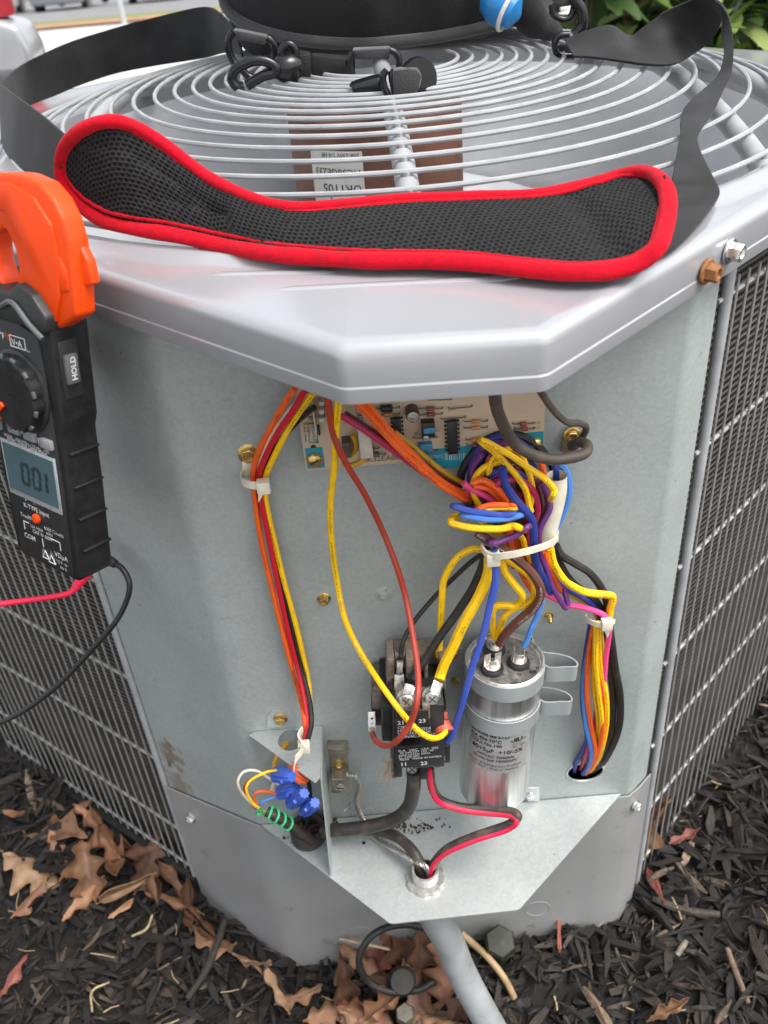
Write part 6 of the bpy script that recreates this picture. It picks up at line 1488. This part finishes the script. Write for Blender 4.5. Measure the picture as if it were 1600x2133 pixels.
# ================================================================== background: shrub, cabinet, parked cars
random.seed(5)
M_lf = []
for nm, c in (('photinia_green', (.12, .20, .035)), ('photinia_pale', (.25, .31, .10)), ('photinia_dark', (.045, .085, .022))):
    M_lf.append(pm(nm, c, .33, 0, .25, 14, .08))
SB = thing('shrub', V((1.0, 1.55, gz(1, 1.55))), 'broad leaved green shrub with red new stems behind the unit', 'shrub')
g3 = [G(), G(), G()]; gs = G(); gr = G()
def shrubleaf(g, p, d, L):
    d = d.normalized(); s_ = d.cross(Z)
    if s_.length < .1: s_ = X.copy()
    s_.normalize(); u_ = s_.cross(d); rows = []
    for i in range(6):
        t = i / 5; w_ = L * .20 * math.sin(math.pi * (t * .92 + .04)) ** .8; q = p + d * L * t - u_ * (L * .22 * t * t)
        rows.append([q - s_ * w_ + u_ * w_ * .35, q, q + s_ * w_ + u_ * w_ * .35])
    g += sheet(rows)
for i in range(230):
    x = random.uniform(.35, 2.3); y = random.uniform(1.25, 2.2); z0 = gz(x, y); zt = random.uniform(.25, 1.25)
    c = V((x, y, zt)); base_ = V((x + random.uniform(-.1, .1), y + .12, z0))
    if random.random() < .5: gs += tube(spline([base_, base_.lerp(c, .5) + V((random.uniform(-.05, .05), 0, 0)), c], n=3), [.006, .005, .005, .004, .004, .003, .002], 6)
    k = random.choices((0, 1, 2), (5, 4, 4))[0]; n_ = random.randint(7, 11); tilt_ = V((random.uniform(-.5, .5), random.uniform(-.9, 0), .8))
    if random.random() < .3: gr += tube([c - tilt_.normalized() * .05, c + tilt_.normalized() * .012], .0035, 6)
    for j in range(n_):
        a = j * 2.4 + random.uniform(-.3, .3); e = random.uniform(.1, 1.0)
        x_, y_, nn = frame(tilt_); shrubleaf(g3[k], c + nn * (.012 * (j % 4)) - nn * .03, x_ * math.cos(a) + y_ * math.sin(a) + nn * e, random.uniform(.06, .125))
for i in range(150):
    c = V((random.uniform(.40, 1.35), random.uniform(1.15, 1.6), random.uniform(.05, .75))); k = random.choices((0, 1, 2), (5, 3, 4))[0]; tilt_ = V((random.uniform(-.5, .5), random.uniform(-.9, 0), .8)); x_, y_, nn = frame(tilt_)
    gs += tube([c - Z * .25 + Yv * .08, c], .003, 5)
    for j in range(9):
        a = j * 2.4 + random.uniform(-.3, .3); shrubleaf(g3[k], c + nn * (.012 * (j % 4)) - nn * .03, x_ * math.cos(a) + y_ * math.sin(a) + nn * random.uniform(.1, 1.0), random.uniform(.07, .13))
for k in range(3): mk('foliage', g3[k], M_lf[k], SB)
mk('stems', gs, pm('shrub_bark', (.10, .065, .04), .8), SB); mk('new_stems', gr, pm('red_stem', (.42, .05, .035), .5), SB)
g = G()
for i in range(2200):
    p = V((random.uniform(.3, 2.5), random.uniform(1.55, 2.5), random.uniform(-.1, 1.2))); shrubleaf(g, p, V((random.uniform(-1, 1), random.uniform(-1, .3), random.uniform(-.6, .8))), random.uniform(.07, .12))
for i in range(1500):
    p = V((random.uniform(.35, 1.7), random.uniform(1.6, 2.0), random.uniform(-.1, 1.0))); shrubleaf(g, p, V((random.uniform(-1, 1), random.uniform(-1, .3), random.uniform(-.6, .8))), random.uniform(.08, .13))
mk('inner_foliage', g, M_lf[2], SB)

CBX = thing('metal_cabinet', V((-.98, 1.55, gz(-.98, 1.55))), 'grey metal cabinet with a rounded corner standing behind the strap loop', 'cabinet')
q = at(52, 66, 1.25); q2 = at(-10, 40, 1.25)
mk('cabinet_body', prism([(q.x, 1.25, -.15), (q.x - .30, 1.25, -.15), (q.x - .30, 1.25, q2.z), (q.x - .05, 1.25, q2.z), (q.x - .012, 1.25, q2.z - .012), (q.x, 1.25, q2.z - .05)], (0, .10, 0)), M_paint, CBX, bevel=.012, seg=4)
mk('cabinet_band', prism([(q.x + .003, 1.246, q2.z - .10), (q.x - .30, 1.246, q2.z - .10), (q.x - .30, 1.246, q2.z - .075), (q.x + .003, 1.246, q2.z - .075)], (0, .108, 0)), pm('cabinet_dark', (.13, .13, .135), .5), CBX, bevel=.003)
rc = at(0, 30, 1.35); mk('canister', lathe([(.035, -.06), (.037, -.055), (.037, .09), (.020, .12), (.012, .125), (.012, .15)], V((at(-14, 30, 1.30).x, 1.30, q2.z + .06)), Z, 28), pm('faded_red', (.42, .03, .045), .4, 0, .1, 20), label='faded red canister standing on the grey cabinet', cat='canister')

def car(x, y, yaw, col, label, nm='parked_car'):
    z = gz(x, y); T = thing(nm, (x, y, z), label, 'car', 'cars parked beyond the verge')
    R_ = Matrix.Translation((x, y, z)) @ Matrix.Rotation(yaw, 4, 'Z')
    M_c = pm('car_%s' % '_'.join('%d' % (c * 100) for c in col), col, .25, .3, .03, 3, .03, coat=.8)
    Mg = pm('car_glass', (.02, .025, .03), .08, 0, .05, 3, .02); Mt = pm('tyre', (.015, .015, .015), .8)
    side = [(-2.15, .35), (-2.2, .75), (-2.05, .95), (-1.3, 1.02), (-.75, 1.42), (.65, 1.45), (1.35, 1.05), (2.0, .95), (2.2, .7), (2.15, .32)]
    mk('body', prism([R_ @ V((a, -.86, b)) for a, b in side], R_.to_3x3() @ V((0, 1.72, 0))), M_c, T, bevel=.09, seg=3)
    for s_ in (-1, 1):
        win = [(-1.15, 1.04), (-.68, 1.36), (.58, 1.38), (1.15, 1.06)]
        mk('side_window', prism([R_ @ V((a, s_ * .858, b)) for a, b in win], R_.to_3x3() @ V((0, s_ * .012, 0))), Mg, T)
        for wx in (-1.35, 1.35):
            w_ = mk('wheel', lathe([(.20, 0), (.32, .0), (.34, .06), (.34, .16), (.32, .20)], R_ @ V((wx, s_ * .70 if s_ > 0 else -.90, .33)), R_.to_3x3() @ V((0, 1, 0)), 24), Mt, T)
            mk('rim', lathe([(.20, 0), (.12, .02), (.02, .03)], R_ @ V((wx, s_ * .905, .33)), R_.to_3x3() @ V((0, s_, 0)), 16), M_tin, w_)
    for e, mt_ in ((2.18, pm('headlamp', (.7, .7, .65), .1)), (-2.19, pm('tail_lamp', (.4, .02, .02), .2))):
        for s_ in (-.6, .6): mk('headlight' if e > 0 else 'tail_light', obox(R_ @ V((e, s_, .78)), R_.to_3x3() @ X, R_.to_3x3() @ Yv, Z, .06, .16, .09), mt_, T, bevel=.02)
    wsg = [(1.05, 1.12), (.66, 1.40)]
    mk('windscreen', prism([R_ @ V((wsg[0][0] + .28, -.70, 1.10)), R_ @ V((wsg[0][0] + .28, .70, 1.10)), R_ @ V((.72, .62, 1.44)), R_ @ V((.72, -.62, 1.44))], R_.to_3x3() @ V((.03, 0, .04))), Mg, T)
for x, y, yaw, col, lb in ((-18.6, 37, 1.75, (.55, .56, .58), 'pale silver car at the left end of the parked row'), (-14.9, 36, 1.5, (.18, .19, .21), 'dark grey car second in the parked row'), (-12.0, 37.5, 1.65, (.62, .62, .62), 'white car in the middle of the parked row'), (-9.3, 36.5, 1.55, (.30, .32, .35), 'mid grey car beside the dark red one'), (-6.3, 37, 1.6, (.16, .035, .025), 'dark red car in the parked row')):
    car(x, y, yaw, col, lb)
PO = at(255, 30, 19.0); mk('sign_post', cyl((PO.x, 19, gz(0, 19)), (PO.x, 19, gz(0, 19) + 2.4), .05, 12), M_galv2, label='slim grey post at the edge of the pavement', cat='post')
